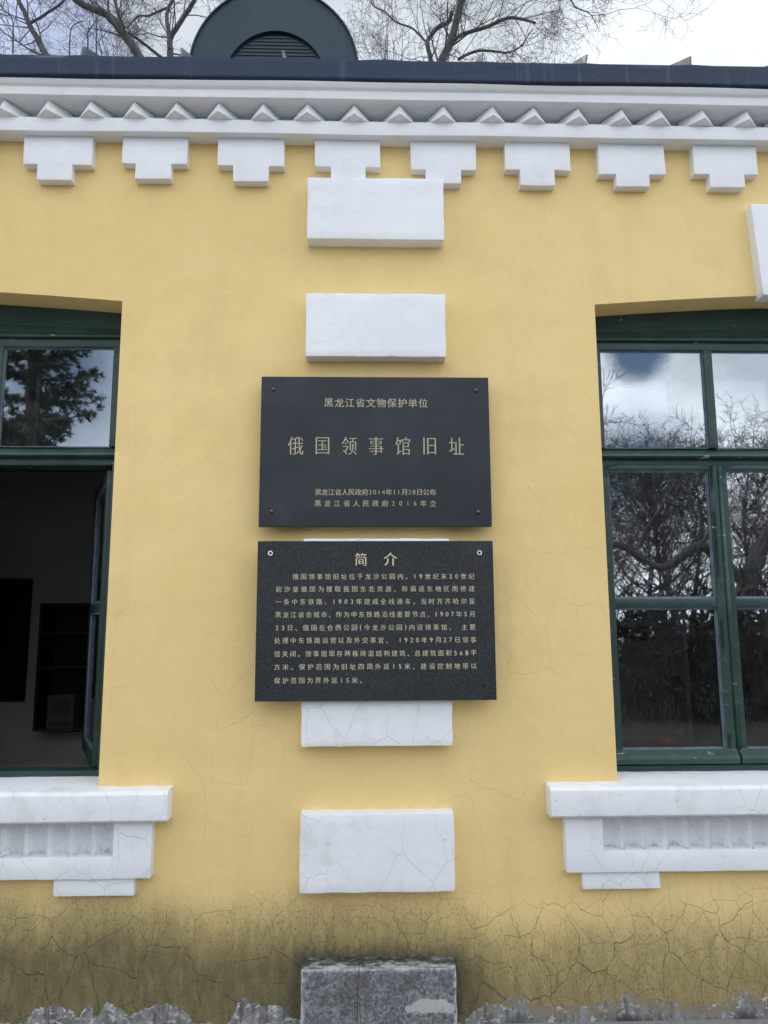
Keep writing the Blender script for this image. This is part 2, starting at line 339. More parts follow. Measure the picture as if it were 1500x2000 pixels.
M = dict(wall=wall_material(), white=white_material('white_limewash'), whited=white_material('white_limewash_dirty', .8), granite=granite_material(),
         green=green_material(), greenbar=green_material('worn_green_paint', 1.35, 1.0), putty=simple('slate_blue_glazing_putty', (.075, .10, .14), .6, 0, (70, .003), ((.12, .15, .19), 20)),
         roof=roof_material(), dormer=simple('dark_teal_paint', (.013, .031, .054), .65, 0, (14, .006), ((.018, .042, .058), 3)), louvre=simple('slate_louvre_paint', (.026, .040, .052), .5),
         seam=simple('galvanised_seam', (.13, .14, .155), .6, .0, None, ((.22, .235, .25), 20)),
         glass=glass_material('old_window_glass', .20), glassin=glass_material('inner_window_glass', .03),
         stone_a=plaque_stone('honed_dark_slate', (.014, .019, .025), (.021, .027, .035), .42, .12), stone_b=plaque_stone('fine_black_granite', (.011, .0145, .018), (.017, .021, .025), .55, .55),
         gilt=letters_material('worn_gilt_paint', (.76, .67, .45), (.58, .51, .34)), bronze=letters_material('dull_bronze_paint', (.47, .41, .27), (.36, .32, .21)), brass=simple('tarnished_bronze', (.16, .13, .09), .4, .9), steel=simple('zinc_steel', (.75, .77, .80), .3, .9), hole=simple('drilled_hole', (.012, .012, .012), .9),
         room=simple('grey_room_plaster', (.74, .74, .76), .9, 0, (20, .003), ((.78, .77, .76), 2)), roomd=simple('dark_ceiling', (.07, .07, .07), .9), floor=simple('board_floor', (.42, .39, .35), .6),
         board=simple('matt_black_board', (.010, .012, .010), .7), wood=simple('dark_stained_wood', (.020, .018, .017), .6, 0, None, ((.03, .026, .022), 8)), shelf=simple('worn_shelf_wood', (.10, .09, .08), .6), kraft=simple('brown_card', (.20, .17, .12), .8), card=simple('faded_print', (.10, .12, .11), .8),
         red=simple('orange_red_glaze', (.86, .10, .03), .4), leaf=simple('grey_green_leaf', (.14, .17, .12), .7),
         bark=bark_material('grey_bark', (.048, .048, .052), (.10, .098, .10)), twig=simple('thin_twig_bark', (.070, .068, .068), .9), pinebark=bark_material('pine_bark', (.06, .045, .035), (.15, .10, .07)),
         needle=simple('pine_needles', (.022, .05, .025), .7, 0, None, ((.045, .075, .035), 2)), stem=simple('dry_stem', (.07, .045, .035), .9),
         ground=ground_material(), lawn=simple('dead_winter_grass', (.020, .018, .013), .95, 0, (40, .02), ((.030, .026, .018), 3)), shrub=simple('brown_shrub_twigs', (.011, .010, .008), .9), chip=simple('chalk_chip', (.78, .76, .72), .8), brick=simple('plain_rear_render', (.55, .42, .2), .9))

# ------------------------------------------------------------------ mesh helpers
class MB:
    def __init__(s): s.v = []; s.f = []
    def add(s, vs, fs):
        o = len(s.v); s.v += [tuple(p) for p in vs]; s.f += [tuple(i+o for i in f) for f in fs]; return s
    def box(s, a, b):
        (x0, y0, z0), (x1, y1, z1) = a, b
        x0, x1 = min(x0, x1), max(x0, x1); y0, y1 = min(y0, y1), max(y0, y1); z0, z1 = min(z0, z1), max(z0, z1)
        v = [(x0,y0,z0),(x1,y0,z0),(x1,y1,z0),(x0,y1,z0),(x0,y0,z1),(x1,y0,z1),(x1,y1,z1),(x0,y1,z1)]
        return s.add(v, [(0,3,2,1),(4,5,6,7),(0,1,5,4),(1,2,6,5),(2,3,7,6),(3,0,4,7)])
    def prism(s, poly, y0, y1):
        """polygon in XZ (counter-clockwise seen from -Y) extruded from y0 (front) to y1 (back)"""
        n = len(poly); v = [(x, y0, z) for x, z in poly] + [(x, y1, z) for x, z in poly]
        f = [tuple(range(n)), tuple(range(2*n-1, n-1, -1))] + [(i, i+n, (i+1) % n+n, (i+1) % n) for i in range(n)]
        return s.add(v, f)
    def profile(s, prof, x0, x1, n=1, jit=0):
        """open/closed profile in (Y,Z) swept along X"""
        xs = [x0+(x1-x0)*i/n for i in range(n+1)]; k = len(prof); v = []
        for x in xs:
            for (y, z) in prof:
                j = jit*noise.noise((x*2.3, y*9, z*9)); v.append((x, y+j, z+jit*noise.noise((x*1.7+9, y*5, z*7))))
        f = [(i*k+a, i*k+(a+1) % k, (i+1)*k+(a+1) % k, (i+1)*k+a) for i in range(n) for a in range(k)]
        f += [tuple(range(k-1, -1, -1)), tuple(n*k+a for a in range(k))]
        return s.add(v, f)
    def tube(s, pts, rad, sides=6, cap=True):
        pts = [Vector(p) for p in pts]; n = len(pts); v = []
        up = None
        for i, p in enumerate(pts):
            d = (pts[min(i+1, n-1)] - pts[max(i-1, 0)]).normalized()
            if up is None: up = d.orthogonal().normalized()
            up = (up - d*up.dot(d)); up = up.normalized() if up.length > 1e-6 else d.orthogonal().normalized()
            sd = d.cross(up)
            for k in range(sides):
                a = 2*math.pi*k/sides; v.append(p + (up*math.cos(a) + sd*math.sin(a))*rad[i])
        f = [(i*sides+k, i*sides+(k+1) % sides, (i+1)*sides+(k+1) % sides, (i+1)*sides+k) for i in range(n-1) for k in range(sides)]
        if cap: f += [tuple(range(sides-1, -1, -1)), tuple((n-1)*sides+k for k in range(sides))]
        return s.add(v, f)
    def lathe(s, prof, c, axis='Y', n=20):
        v = []; k = len(prof)
        for i in range(n):
            a = 2*math.pi*i/n
            for r, h in prof:
                v.append((c[0]+r*math.cos(a), c[1]-h, c[2]+r*math.sin(a)) if axis == 'Y' else (c[0]+r*math.cos(a), c[1]+r*math.sin(a), c[2]+h))
        f = [(i*k+j, ((i+1) % n)*k+j, ((i+1) % n)*k+j+1, i*k+j+1) for i in range(n) for j in range(k-1)]
        return s.add(v, f)
    def build(s, name, mat, parent=None, bevel=0, smooth=False, seg=2, rough=0, sub=0, fixn=True):
        me = bpy.data.meshes.new(name); me.from_pydata(s.v, [], s.f); me.materials.append(M[mat] if isinstance(mat, str) else mat)
        if fixn or bevel or sub or rough:
            bm = bmesh.new(); bm.from_mesh(me)
            bmesh.ops.remove_doubles(bm, verts=bm.verts, dist=1e-5)
            bmesh.ops.recalc_face_normals(bm, faces=bm.faces)
            if bevel: bmesh.ops.bevel(bm, geom=[e for e in bm.edges if len(e.link_faces) == 2 and e.calc_face_angle(0) > .3], offset=bevel, segments=seg, profile=.6, affect='EDGES', clamp_overlap=True)
            if sub:
                for _ in range(12):
                    long = [e for e in bm.edges if e.calc_length() > sub]
                    if not long: break
                    bmesh.ops.subdivide_edges(bm, edges=long, cuts=1, use_grid_fill=True)
                bmesh.ops.triangulate(bm, faces=[f for f in bm.faces if len(f.verts) > 4])
            if rough:
                for q in bm.verts:
                    p = q.co; n3 = Vector((noise.noise(p*14), noise.noise(p*14+Vector((7, 3, 1))), noise.noise(p*14+Vector((2, 9, 4)))))
                    n4 = Vector((noise.noise(p*60), noise.noise(p*60+Vector((7, 3, 1))), noise.noise(p*60+Vector((2, 9, 4)))))
                    q.co = p + n3*rough + n4*rough*.45
            bm.to_mesh(me); bm.free()
        if smooth:
            for p in me.polygons: p.use_smooth = True
        o = bpy.data.objects.new(name, me); COL.objects.link(o)
        if parent: o.parent = parent; o.matrix_parent_inverse = parent.matrix_world.inverted() if False else Matrix.Translation(-Vector(parent['_w'])) if '_w' in parent else Matrix.Identity(4)
        return o
def tag(o, label=None, cat=None, group=None, kind=None):
    if label: o['label'] = label
    if cat: o['category'] = cat
    if group: o['group'] = group
    if kind: o['kind'] = kind
    return o
def thing(name, loc, label, cat, group=None):
    """Empty at the thing's base; parts are modelled in world coordinates and parented to it"""
    o = bpy.data.objects.new(name, None); COL.objects.link(o); o.location = loc; o.empty_display_size = .1
    o['_w'] = tuple(loc); return tag(o, label, cat, group)
def autosmooth(o, ang=35):
    for p in o.data.polygons: p.use_smooth = True
    a = math.radians(ang); bm = bmesh.new(); bm.from_mesh(o.data)
    for e in bm.edges: e.smooth = not (len(e.link_faces) == 2 and e.calc_face_angle(0) > a)
    bm.to_mesh(o.data); bm.free(); return o

# ------------------------------------------------------------------ ground
g = MB(); g.add([(-150,-150,0),(150,-150,0),(150,150,0),(-150,150,0)], [(0,1,2,3)]); tag(g.build('ground', 'ground', fixn=False), kind='structure')

# ------------------------------------------------------------------ the building
B = thing('stucco_building', (0, 0, 0), 'single-storey ochre stucco building with white trim and a dark metal roof', 'building')
JL, JR, WW = -.9584, .9373, 1.51           # inner jambs of the two windows, window width
ZS, ZSP, RISE = EYE-.570, EYE+1.288, .045  # sill, arch spring, arch rise
ZTOP = EYE+2.10; WX0, WX1, TH = -5.5, 5.5, .46
WIN = [(JL-WW, JL), (JR, JR+WW)]
def arch(u):  # u 0..1 across a window
    return ZSP - .001 + RISE*(1-abs(2*u-1)**1.3)
APZ0, APZ1, APX, RD = EYE-.815, EYE-.6765, .0745, .045    # recess for the fluted panels under the sills
mb = MB()
def facade(y, flip):
    n = 16; cols_ = []
    edges = [WX0]
    def solid(x0, x1, spans):
        for (a0, a1), (b0, b1) in spans:
            v = [(x0,y,a0),(x1,y,a1),(x1,y,b1),(x0,y,b0)]; mb.add(v, [(0,1,2,3)] if not flip else [(3,2,1,0)])
    c = lambda z: (z, z)
    lo = [(c(0), c(APZ0)), (c(APZ1), c(ZS))] if not flip else [(c(0), c(ZS))]
    prev = WX0
    for a, b in WIN:
        solid(prev, a-APX, [(c(0), c(ZTOP))])
        solid(a-APX, a, lo + [(c(ZS), c(ZTOP))])
        for i in range(n):
            x0, x1 = a+(b-a)*i/n, a+(b-a)*(i+1)/n; solid(x0, x1, lo + [((arch(i/n), arch((i+1)/n)), c(ZTOP))])
        solid(b, b+APX, lo + [(c(ZS), c(ZTOP))]); prev = b+APX
    solid(prev, WX1, [(c(0), c(ZTOP))])
for a, b in WIN:
    x0, x1 = a-APX, b+APX; y0, y1 = 0, RD
    V_ = [(x0,y0,APZ0),(x1,y0,APZ0),(x1,y0,APZ1),(x0,y0,APZ1),(x0,y1,APZ0),(x1,y1,APZ0),(x1,y1,APZ1),(x0,y1,APZ1)]
    mb.add(V_, [(4,5,6,7),(0,1,5,4),(1,2,6,5),(2,3,7,6),(3,0,4,7)])
facade(0, False); facade(TH, True)
for a, b in WIN:
    n = 16
    for i in range(n):
        x0, x1 = a+(b-a)*i/n, a+(b-a)*(i+1)/n
        mb.add([(x0,0,arch(i/n)),(x1,0,arch((i+1)/n)),(x1,TH,arch((i+1)/n)),(x0,TH,arch(i/n))], [(0,1,2,3)])
        mb.add([(x0,0,ZS),(x1,0,ZS),(x1,TH,ZS),(x0,TH,ZS)], [(3,2,1,0)])
    for x in (a, b): mb.add([(x,0,ZS),(x,TH,ZS),(x,TH,ZSP),(x,0,ZSP)], [(0,1,2,3)])
mb.add([(WX0,0,0),(WX0,TH,0),(WX0,TH,ZTOP),(WX0,0,ZTOP)], [(0,1,2,3)]); mb.add([(WX1,0,0),(WX1,TH,0),(WX1,TH,ZTOP),(WX1,0,ZTOP)], [(3,2,1,0)])
mb.add([(WX0,0,ZTOP),(WX1,0,ZTOP),(WX1,TH,ZTOP),(WX0,TH,ZTOP)], [(0,1,2,3)])
mb.build('facade_wall', 'wall', B, fixn=False)
# side and rear walls, room
mb = MB(); DEP = 7.0
mb.box((WX0, TH, 0), (WX0+.4, DEP, ZTOP)); mb.box((WX1-.4, TH, 0), (WX1, DEP, ZTOP)); mb.box((WX0, DEP, 0), (WX1, DEP+.4, ZTOP)); mb.build('outer_wall', 'brick', B)
BK = 3.5
mb = MB(); mb.box((WX0+.4, BK, 0), (WX1-.4, BK+.12, ZTOP-.06)); mb.build('room_wall', 'room', B)
mb = MB(); mb.box((-.06, TH, 0), (.06, BK, ZTOP-.06)); mb.build('partition_wall', 'room', B)
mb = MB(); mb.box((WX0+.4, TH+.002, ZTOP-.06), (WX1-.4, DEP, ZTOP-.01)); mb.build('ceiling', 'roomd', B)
mb = MB(); mb.box((WX0+.4, TH+.002, .02), (WX1-.4, BK-.002, .12)); mb.build('floor', 'floor', B)

# trim blocks down the pier: all one width, standing 65 mm proud
XL, XR, TB = -.2235, .3235, -.065
blocks = [('trim_block', EYE+1.5262, EYE+1.790, 'white', 'white block overlapping two stepped brackets'), ('trim_block', EYE+1.0385, EYE+1.2973, 'white', 'white block just above the slate plaque'),
          ('trim_block', EYE-.4253, EYE+.327, 'white', 'white block mostly hidden behind the lower plaque'), ('trim_block', EYE-.9205, EYE-.6565, 'white', 'lowest white block, cracked'),
          ('base_block', .0, EYE-1.163, 'granite', 'grey weathered block at the foot of the wall')]
for nm, z0, z1, mt, lb in blocks:
    k = .004 if nm == 'base_block' else .0
    mb = MB(); mb.box((XL+k*2.5, TB-k*3, z0), (XR-k*.5, .03, z1)); o = mb.build(nm, mt, B, bevel=.0045 if mt == 'white' else .008, rough=.0022 if mt == 'white' else .004, sub=.04); autosmooth(o, 20); o['label'] = lb
    if nm == 'base_block':      # ragged fillet of mortar along the top back edge
        mb = MB(); mb.profile([(-.072, z1+.001), (-.06, z1+.004), (.01, z1+.009), (.01, z1+.001)], XL+.016, XR-.004, 30, .004); mb.build('mortar_fillet', 'granite', o, smooth=True)
# brackets: stepped corbels
BR = [(-1.3697,-1.0955,-1.3117,-1.1711,1.8485,1.7802),(-.9759,-.7139,-.9195,-.7757,1.8573,1.7897),(-.591,-.321,-.528,-.3832,1.8524,1.7836),(-.1963,.0704,-.1319,.0098,1.8532,1.7752),
      (.1947,.4622,.2565,.3991,1.8448,1.7846),(.5822,.8516,.6423,.7849,1.8489,1.7816),(.9684,1.2449,1.0385,1.1767,1.8346,1.7809),(1.3644,1.6323,1.4286,1.5721,1.8398,1.7813)]
for k in (1, 2, 3): BR.append(tuple(v+.39*k for v in BR[7][:4])+BR[7][4:]); BR.append(tuple(v-.39*k for v in BR[0][:4])+BR[0][4:])
for x0, x1, a, b, zm, zb in BR:
    zm += EYE; zb += EYE; zt = EYE+1.975; j = lambda: random.uniform(-.002, .002)
    mb = MB(); mb.prism([(x0, zm+j()), (a, zm+j()), (a+j(), zb), (b+j(), zb+j()), (b, zm+j()), (x1, zm+j()), (x1+j(), zt), (x0+j(), zt)], -.041, .02)
    autosmooth(mb.build('bracket', 'white', B, bevel=.003, rough=.0014, sub=.05), 20)
# cornice: lower fascia, recessed band of studs, crown
Z1, Z2, Z3 = EYE+1.9707, EYE+2.031, EYE+2.090
CROWN = -.130
mb = MB(); mb.profile([(.02, Z1), (-.0766, Z1+.001), (-.0780, Z2), (-.06, Z2+.002), (-.004, Z2+.012), (-.003, Z3+.003), (CROWN, Z3), (CROWN-.001, Z3+.033), (CROWN-.012, Z3+.040), (CROWN-.022, Z3+.055), (CROWN-.022, Z3+.13), (.02, Z3+.13)], WX0-.05, WX1+.05, 160, .0035)
CO = mb.build('cornice', 'white', B, bevel=.003); autosmooth(CO, 40)
sx = [-1.4324,-1.2576,-1.0892,-.9173,-.7498,-.5798,-.403,-.2247,-.0354,.1473,.3255,.5251,.6932,.8743,1.054,1.2102,1.3869,1.5705]
sx = [sx[0]-.173*k for k in (4, 3, 2, 1)] + sx + [sx[-1]+.178*k for k in (1, 2, 3, 4)]
proto = None
for x in sx:
    if proto is None:
        mb = MB(); nx = 6
        A = (0, -.100, .0605); Bv = (0, -.121, .0055); Lf = (-.053, -.0765, -.0015); Rt = (.053, -.0765, -.0015)
        BL = (-.060, -.012, .062); BRr = (.060, -.012, .062); CL = (-.080, -.03, .0); CR = (.080, -.03, .0); bk = (0, -.03, .03)
        mb.add([A, Bv, Lf, Rt, BL, BRr, CL, CR, (0, -.0, .062), (0, -.0, 0)], [(0,2,1),(0,1,3),(1,2,3),(0,4,2),(4,6,2),(0,3,5),(5,3,7),(2,6,9),(2,9,3),(3,9,7),(0,8,4),(0,5,8)])
        proto = mb.build('cornice_stud', 'white', CO, bevel=.0015, fixn=True); o = proto
    else:
        o = proto.copy(); COL.objects.link(o); o.parent = CO
    o.location = (x, 0, Z2+random.uniform(-.002, .001)); o.scale = (random.uniform(.94, 1.06), 1, random.uniform(.94, 1.0))
# keystones over the windows
for a, b in WIN:
    c = (a+b)/2; mb = MB(); mb.prism([(c-.085, EYE+1.311), (c+.085, EYE+1.311), (c+.107, EYE+1.705), (c-.107, EYE+1.705)], -.05, .02); autosmooth(mb.build('keystone', 'white', B, bevel=.004, rough=.002, sub=.05), 20)

# roof: eave flashing, slope with standing seams, dormer
SL = math.tan(R_(31)); EY, EZ0, EZ1 = -.160, EYE+2.146, EYE+2.243
mb = MB()
n = 240; prof = lambda x: [(EY+.05, EZ0+.012), (EY+.012, EZ0-.001), (EY+.001, EZ0+.004), (EY-.003, EZ0+.012), (EY, EZ0+.02), (EY-.004, EZ1-.03), (EY+.001, EZ1-.006+kink(x)), (EY+.02, EZ1+.004+kink(x)), (EY+.08, EZ1+.02), (EY+.08, EZ0+.03)]
seams = [-1.1174,-.7213,-.3179,.083,.4795,.899,1.3262]
seams = [seams[0]-.405*k for k in range(10, 0, -1)] + seams + [seams[-1]+.41*k for k in range(1, 10)]
def kink(x):
    d = min(abs(x-s) for s in seams); return .0055*math.exp(-(d/.06)**2) + .003*noise.noise((x*3, 0, 5))
v, f = [], []; xs = [WX0-.2+(WX1-WX0+.4)*i/n for i in range(n+1)]
for x in xs: v += [(x, y+.003*noise.noise((x*2, z*4, 1)), z+.004*noise.noise((x*1.3, 2, y*3))) for y, z in prof(x)]
k = 10
f = [(i*k+a, i*k+(a+1) % k, (i+1)*k+(a+1) % k, (i+1)*k+a) for i in range(n) for a in range(k)]
mb.add(v, f); autosmooth(mb.build('eave_flashing', 'roof', B), 50)
RY = 3.5; rz = lambda y: EZ1+.004+(y-EY)*SL
mb = MB(); mb.add([(WX0-.2, EY+.02, rz(EY+.02)-.004), (WX1+.2, EY+.02, rz(EY+.02)-.004), (WX1+.2, RY, rz(RY)), (WX0-.2, RY, rz(RY)), (WX0-.2, DEP+.6, rz(EY)), (WX1+.2, DEP+.6, rz(EY)),
     (WX0-.2, EY+.02, rz(EY)-.05), (WX1+.2, EY+.02, rz(EY)-.05), (WX0-.2, DEP+.6, rz(EY)-.05), (WX1+.2, DEP+.6, rz(EY)-.05)], [(0,1,2,3),(3,2,5,4),(6,8,9,7),(0,6,7,1),(4,5,9,8),(0,3,4,8,6),(1,7,9,5,2)])
RF = mb.build('roof', 'roof', B)
for i, x in enumerate(seams):
    h = .034; lean = random.uniform(-.008, .008); y0 = EY+.004+random.uniform(0, .006)
    mb = MB(); w_ = .0035
    pts = [(y0, rz(y0)-.004), (y0-.002, rz(y0)+h*random.uniform(.85, 1.1)), (y0+.05, rz(y0+.05)+h*.95), (RY-.1, rz(RY-.1)+h*.7), (RY-.1, rz(RY-.1)-.01)]
    vs = [(x-w_+lean*(j in (1,)), y, z) for j, (y, z) in enumerate(pts)] + [(x+w_+lean*(j in (1,)), y, z) for j, (y, z) in enumerate(pts)]; q = len(pts)
    mb.add(vs, [tuple(range(q)), tuple(range(2*q-1, q-1, -1))] + [(j, j+q, (j+1) % q+q, (j+1) % q) for j in range(q)])
    mb.build('roof_seam', 'seam', RF)
# dormer with a low arched louvre
DY = .9; dc = at(535, 138, DY); DR = .4625; zb = rz(DY)-.12
segs = 40
arcp = [(dc.x+DR*math.cos(math.pi*i/segs), dc.z+1.11*DR*math.sin(math.pi*i/segs)) for i in range(segs+1)]
outer = [(dc.x+DR, zb)] + arcp + [(dc.x-DR, zb)]
lc = at(537, 162, DY); LR = .284
inner = [(lc.x+LR*math.cos(math.pi*i/segs), lc.z+1.13*LR*math.sin(math.pi*i/segs)) for i in range(segs+1)]
mb = MB()
# front face as a band between the louvre arch and the outer arch
no = len(arcp)
vs = [(x, DY, z) for x, z in arcp] + [(x, DY, z) for x, z in inner]
mb.add(vs, [(i, i+1, no+i+1, no+i) for i in range(no-1)])
mb.add([(dc.x+DR, DY, zb), (dc.x+DR, DY, dc.z), (lc.x+LR, DY, lc.z), (lc.x+LR, DY, zb)], [(0,1,2,3)]); mb.add([(dc.x-DR, DY, zb), (dc.x-DR, DY, dc.z), (lc.x-LR, DY, lc.z), (lc.x-LR, DY, zb)], [(3,2,1,0)])
mb.add([(x, DY, z) for x, z in inner] + [(x, DY+.04, z) for x, z in inner], [(i, i+1, no+i+1, no+i) for i in range(no-1)])   # reveal of the louvre
DO = mb.build('dormer', 'dormer', B); autosmooth(DO, 30)
mb = MB(); o2 = [(dc.x+(DR+.006)*math.cos(math.pi*i/segs), dc.z+1.11*(DR+.006)*math.sin(math.pi*i/segs)) for i in range(segs+1)]
o2 = [(dc.x+DR+.006, zb)] + o2 + [(dc.x-DR-.006, zb)]; q = len(o2)
i2 = [(dc.x+(DR-.001)*math.cos(math.pi*i/segs), dc.z+1.11*(DR-.001)*math.sin(math.pi*i/segs)) for i in range(segs+1)]; i2 = [(dc.x+DR-.001, zb)] + i2 + [(dc.x-DR+.001, zb)]
mb.add([(x, DY-.012, z) for x, z in o2] + [(x, DY-.012, z) for x, z in i2] + [(x, DY+2.2, z) for x, z in o2] + [(x, DY+2.2, z) for x, z in i2],
       [(i, i+1, q+i+1, q+i) for i in range(q-1)] + [(i, i+1, 2*q+i+1, 2*q+i) for i in range(q-1)] + [(q+i, q+i+1, 3*q+i+1, 3*q+i) for i in range(q-1)])
autosmooth(mb.build('dormer_roof', 'dormer', DO), 30)
mb = MB(); z = lc.z-.05; zt = lc.z+1.13*LR
mb.prism([(x, zz) for x, zz in inner] + [(lc.x-LR, zb), (lc.x+LR, zb)][:2], DY+.026, DY+.06)
while z < zt-.012:
    hw = LR*math.sqrt(max(0, 1-(max(0, z+.014-lc.z)/(1.13*LR))**2))-.004
    if hw > .02: mb.add([(lc.x+sx_*hw, y_, z_) for sx_ in (-1, 1) for y_, z_ in ((DY+.027, z-.002), (DY+.021, z-.001), (DY+.020, z+.006), (DY+.027, z+.014))], [(0,1,2,3),(7,6,5,4),(0,4,5,1),(1,5,6,2),(2,6,7,3)])
    z += .0215
mb.build('louvre', 'louvre', DO)

# ------------------------------------------------------------------ windows
FY = .135      # face of the fixed frame
def window(side):
    """side +1: right-hand window (u runs right from its left jamb), -1: mirrored left-hand window"""
    X = (lambda u: JR+u) if side > 0 else (lambda u: JL-u)
    off = 0 if side > 0 else .012
    Z = lambda d: EYE+d
    W_ = MB(); bx = lambda mb, u0, u1, z0, z1, y0, y1: mb.box((X(u0), y0, Z(z0)), (X(u1), y1, Z(z1)))
    # arched head with a hollow moulding
    n = 16
    prof = [(FY-.012, 0), (FY+.004, .018), (FY+.022, .05), (FY+.006, .078), (FY-.004, .086), (FY-.002, .094), (FY+.09, .094)]   # y, drop below arch
    vs = []; xs_ = [WW*i/n for i in range(n+1)]
    for u in xs_:
        za = arch(u/WW)-EYE; zb_ = 1.1865
        for i, (y, d) in enumerate(prof):
            zz = (za+.01 if i == 0 else za-(za-zb_)*(d/.094)); vs.append((X(u), y, Z(zz)))
        vs.append((X(u), FY+.09, Z(za+.01)))
    k = len(prof)+1
    W_.add(vs, [(i*k+a, i*k+(a+1) % k, (i+1)*k+(a+1) % k, (i+1)*k+a) for i in range(n) for a in range(k)])
    # jamb posts, transom, cill piece
    bx(W_, 0, .036, -.567, 1.188, FY+.006, FY+.09); bx(W_, WW-.036, WW, -.567, 1.188, FY+.006, FY+.09)
    bx(W_, .036, WW-.036, -.587+.02, -.5365, FY+.004, FY+.09)
    F = W_.build('window', 'green', B, bevel=.003, rough=.0007, sub=.12); autosmooth(F, 40)
    F['label'] = 'window with its lower casement standing open' if side < 0 else 'closed window with reflections of trees'
    mb = MB(); bx(mb, .036, WW-.036, .655, .682, FY+.03, FY+.09)       # transom body
    zt = .7265
    mb.add([(X(a), y, Z(z)) for a in (.01, WW-.01) for y, z in [(FY-.004, .690), (FY+.002, .7015), (FY+.03, zt), (FY+.09, zt), (FY+.09, .682), (FY+.03, .680), (FY+.008, .684)]],
           [tuple(range(7)), tuple(range(13, 6, -1))] + [(i, i+7, (i+1) % 7+7, (i+1) % 7) for i in range(7)])
    autosmooth(mb.build('transom', 'greenbar', F, bevel=.003, rough=.0012, sub=.1), 40)
    # upper lights: three panes
    p1 = (.0624+off, .500+off*2); g0 = p1[1]; mull = .037
    cols_ = [p1, (g0+mull, WW-g0-mull), (WW-g0, WW-p1[0])]
    mb = MB(); y0, y1 = FY+.012, FY+.055
    bx(mb, .034, WW-.034, 1.150, 1.187, y0, y1)
    bx(mb, .036, cols_[0][0], .7275, 1.150, y0, y1); bx(mb, cols_[2][1], WW-.036, .7275, 1.150, y0, y1)
    bx(mb, cols_[0][1], cols_[1][0], .7275, 1.150, y0-.002, y1); bx(mb, cols_[1][1], cols_[2][0], .7275, 1.150, y0-.002, y1)
    autosmooth(mb.build('transom_frame', 'green', F, bevel=.004, rough=.0008, sub=.1), 40)
    def putty(u0, u1, z0, z1, y, wd, parent, name='glazing_putty'):
        mb = MB(); d = .012
        o = [(u0, z0), (u1, z0), (u1, z1), (u0, z1)]; i_ = [(u0+wd, z0+wd), (u1-wd, z0+wd), (u1-wd, z1-wd), (u0+wd, z1-wd)]
        vs = [(X(a), y, Z(b)) for a, b in o] + [(X(a), y+d, Z(b)) for a, b in i_]
        mb.add(vs, [(j, (j+1) % 4, (j+1) % 4+4, j+4) for j in range(4)])
        return mb.build(name, 'putty', parent, rough=.0006, sub=.05)
    def pane(u0, u1, z0, z1, y, parent, mat='glass', tilt=0):
        mb = MB(); t_ = .003
        mb.box((X(u0), y, Z(z0)), (X(u1), y+t_, Z(z1))); o = mb.build('glass_pane', mat, parent); return o
    for a, b in cols_:
        putty(a, b, .727, 1.149, FY+.018, .006, F); pane(a+.001, b-.001, .728, 1.149, FY+.028, F)
    # casements, hinged at the jambs, plus the fixed-looking middle leaf
    def casement(u0, u1, name, mirror=False, zt_=.654, rail=True):
        """closed leaf between u0 and u1"""
        s = MB(); y0, y1 = FY+.014, FY+.06; sw = .036
        bx(s, u0, u0+sw, -.53, zt_, y0, y1); bx(s, u1-sw, u1, -.53, zt_, y0, y1)
        bx(s, u0+sw, u1-sw, .636, zt_, y0, y1); bx(s, u0+sw, u1-sw, .071, .107, y0+.002, y1); bx(s, u0+sw, u1-sw, -.53, -.482, y0, y1)
        c = s.build(name, 'green', F, bevel=.004, rough=.0009, sub=.08); autosmooth(c, 40)
        # weather bar along the bottom
        mb = MB(); pr = [(FY+.014, -.478), (FY-.012, -.50), (FY-.016, -.512), (FY-.012, -.530), (FY+.014, -.532)]; q_ = len(pr)
        mb.add([(X(u), y, Z(z)) for u in (u0+.004, u1-.002) for y, z in pr], [tuple(range(q_)), tuple(range(2*q_-1, q_-1, -1))] + [(i, i+q_, (i+1) % q_+q_, (i+1) % q_) for i in range(q_)])
        mb.build('weather_bar', 'greenbar', F, bevel=.002, rough=.001, sub=.08)
        for z0, z1 in ((.107, .636), (-.482, .071)):
            putty(u0+sw, u1-sw, z0, z1, y0+.008, .009, F); pane(u0+sw+.001, u1-sw-.001, z0+.001, z1-.001, y0+.02, F)
        return c
    lv = [(.036, .526), (.5275, WW-.5275), (WW-.526, WW-.036)]
    if side > 0:
        casement(*lv[0], 'casement'); casement(*lv[2], 'casement')
        # middle leaf stands a little proud, with a rounded cover strip
        mb = MB(); mb.tube([(X(.536), FY+.016, Z(-.528)), (X(.536), FY+.016, Z(.653))], [.0095]*2, 12); mb.build('cover_strip', 'greenbar', F, smooth=True)
        casement(*lv[1], 'casement')
    else:
        casement(*lv[1], 'casement'); casement(*lv[2], 'casement')
        # nearest leaf is swung into the room about its outer edge
        hz = Vector((X(.062), FY+.045, 0)); dv = Vector((-1.277+1.035, .685-.15, 0)).normalized(); nv = Vector((-dv.y, dv.x, 0))
        s = MB()
        def leaf(mb, a0, a1, z0, z1, t0, t1):
            P = [hz+dv*a+nv*t for a, t in ((a0, t0), (a1, t0), (a1, t1), (a0, t1))]
            mb.add([(p.x, p.y, Z(z0)) for p in P]+[(p.x, p.y, Z(z1)) for p in P], [(0,3,2,1),(4,5,6,7),(0,1,5,4),(1,2,6,5),(2,3,7,6),(3,0,4,7)])
        Lw = .50
        for a0, a1, z0, z1 in ((0, .045, -.53, .634), (Lw-.042, Lw, -.53, .634), (.045, Lw-.042, .592, .634), (.045, Lw-.042, .065, .10), (.045, Lw-.042, -.53, -.48)): leaf(s, a0, a1, z0, z1, -.02, .022)
        c = s.build('casement', 'green', F, bevel=.003); autosmooth(c, 40); c['label'] = 'casement swung open into the room'
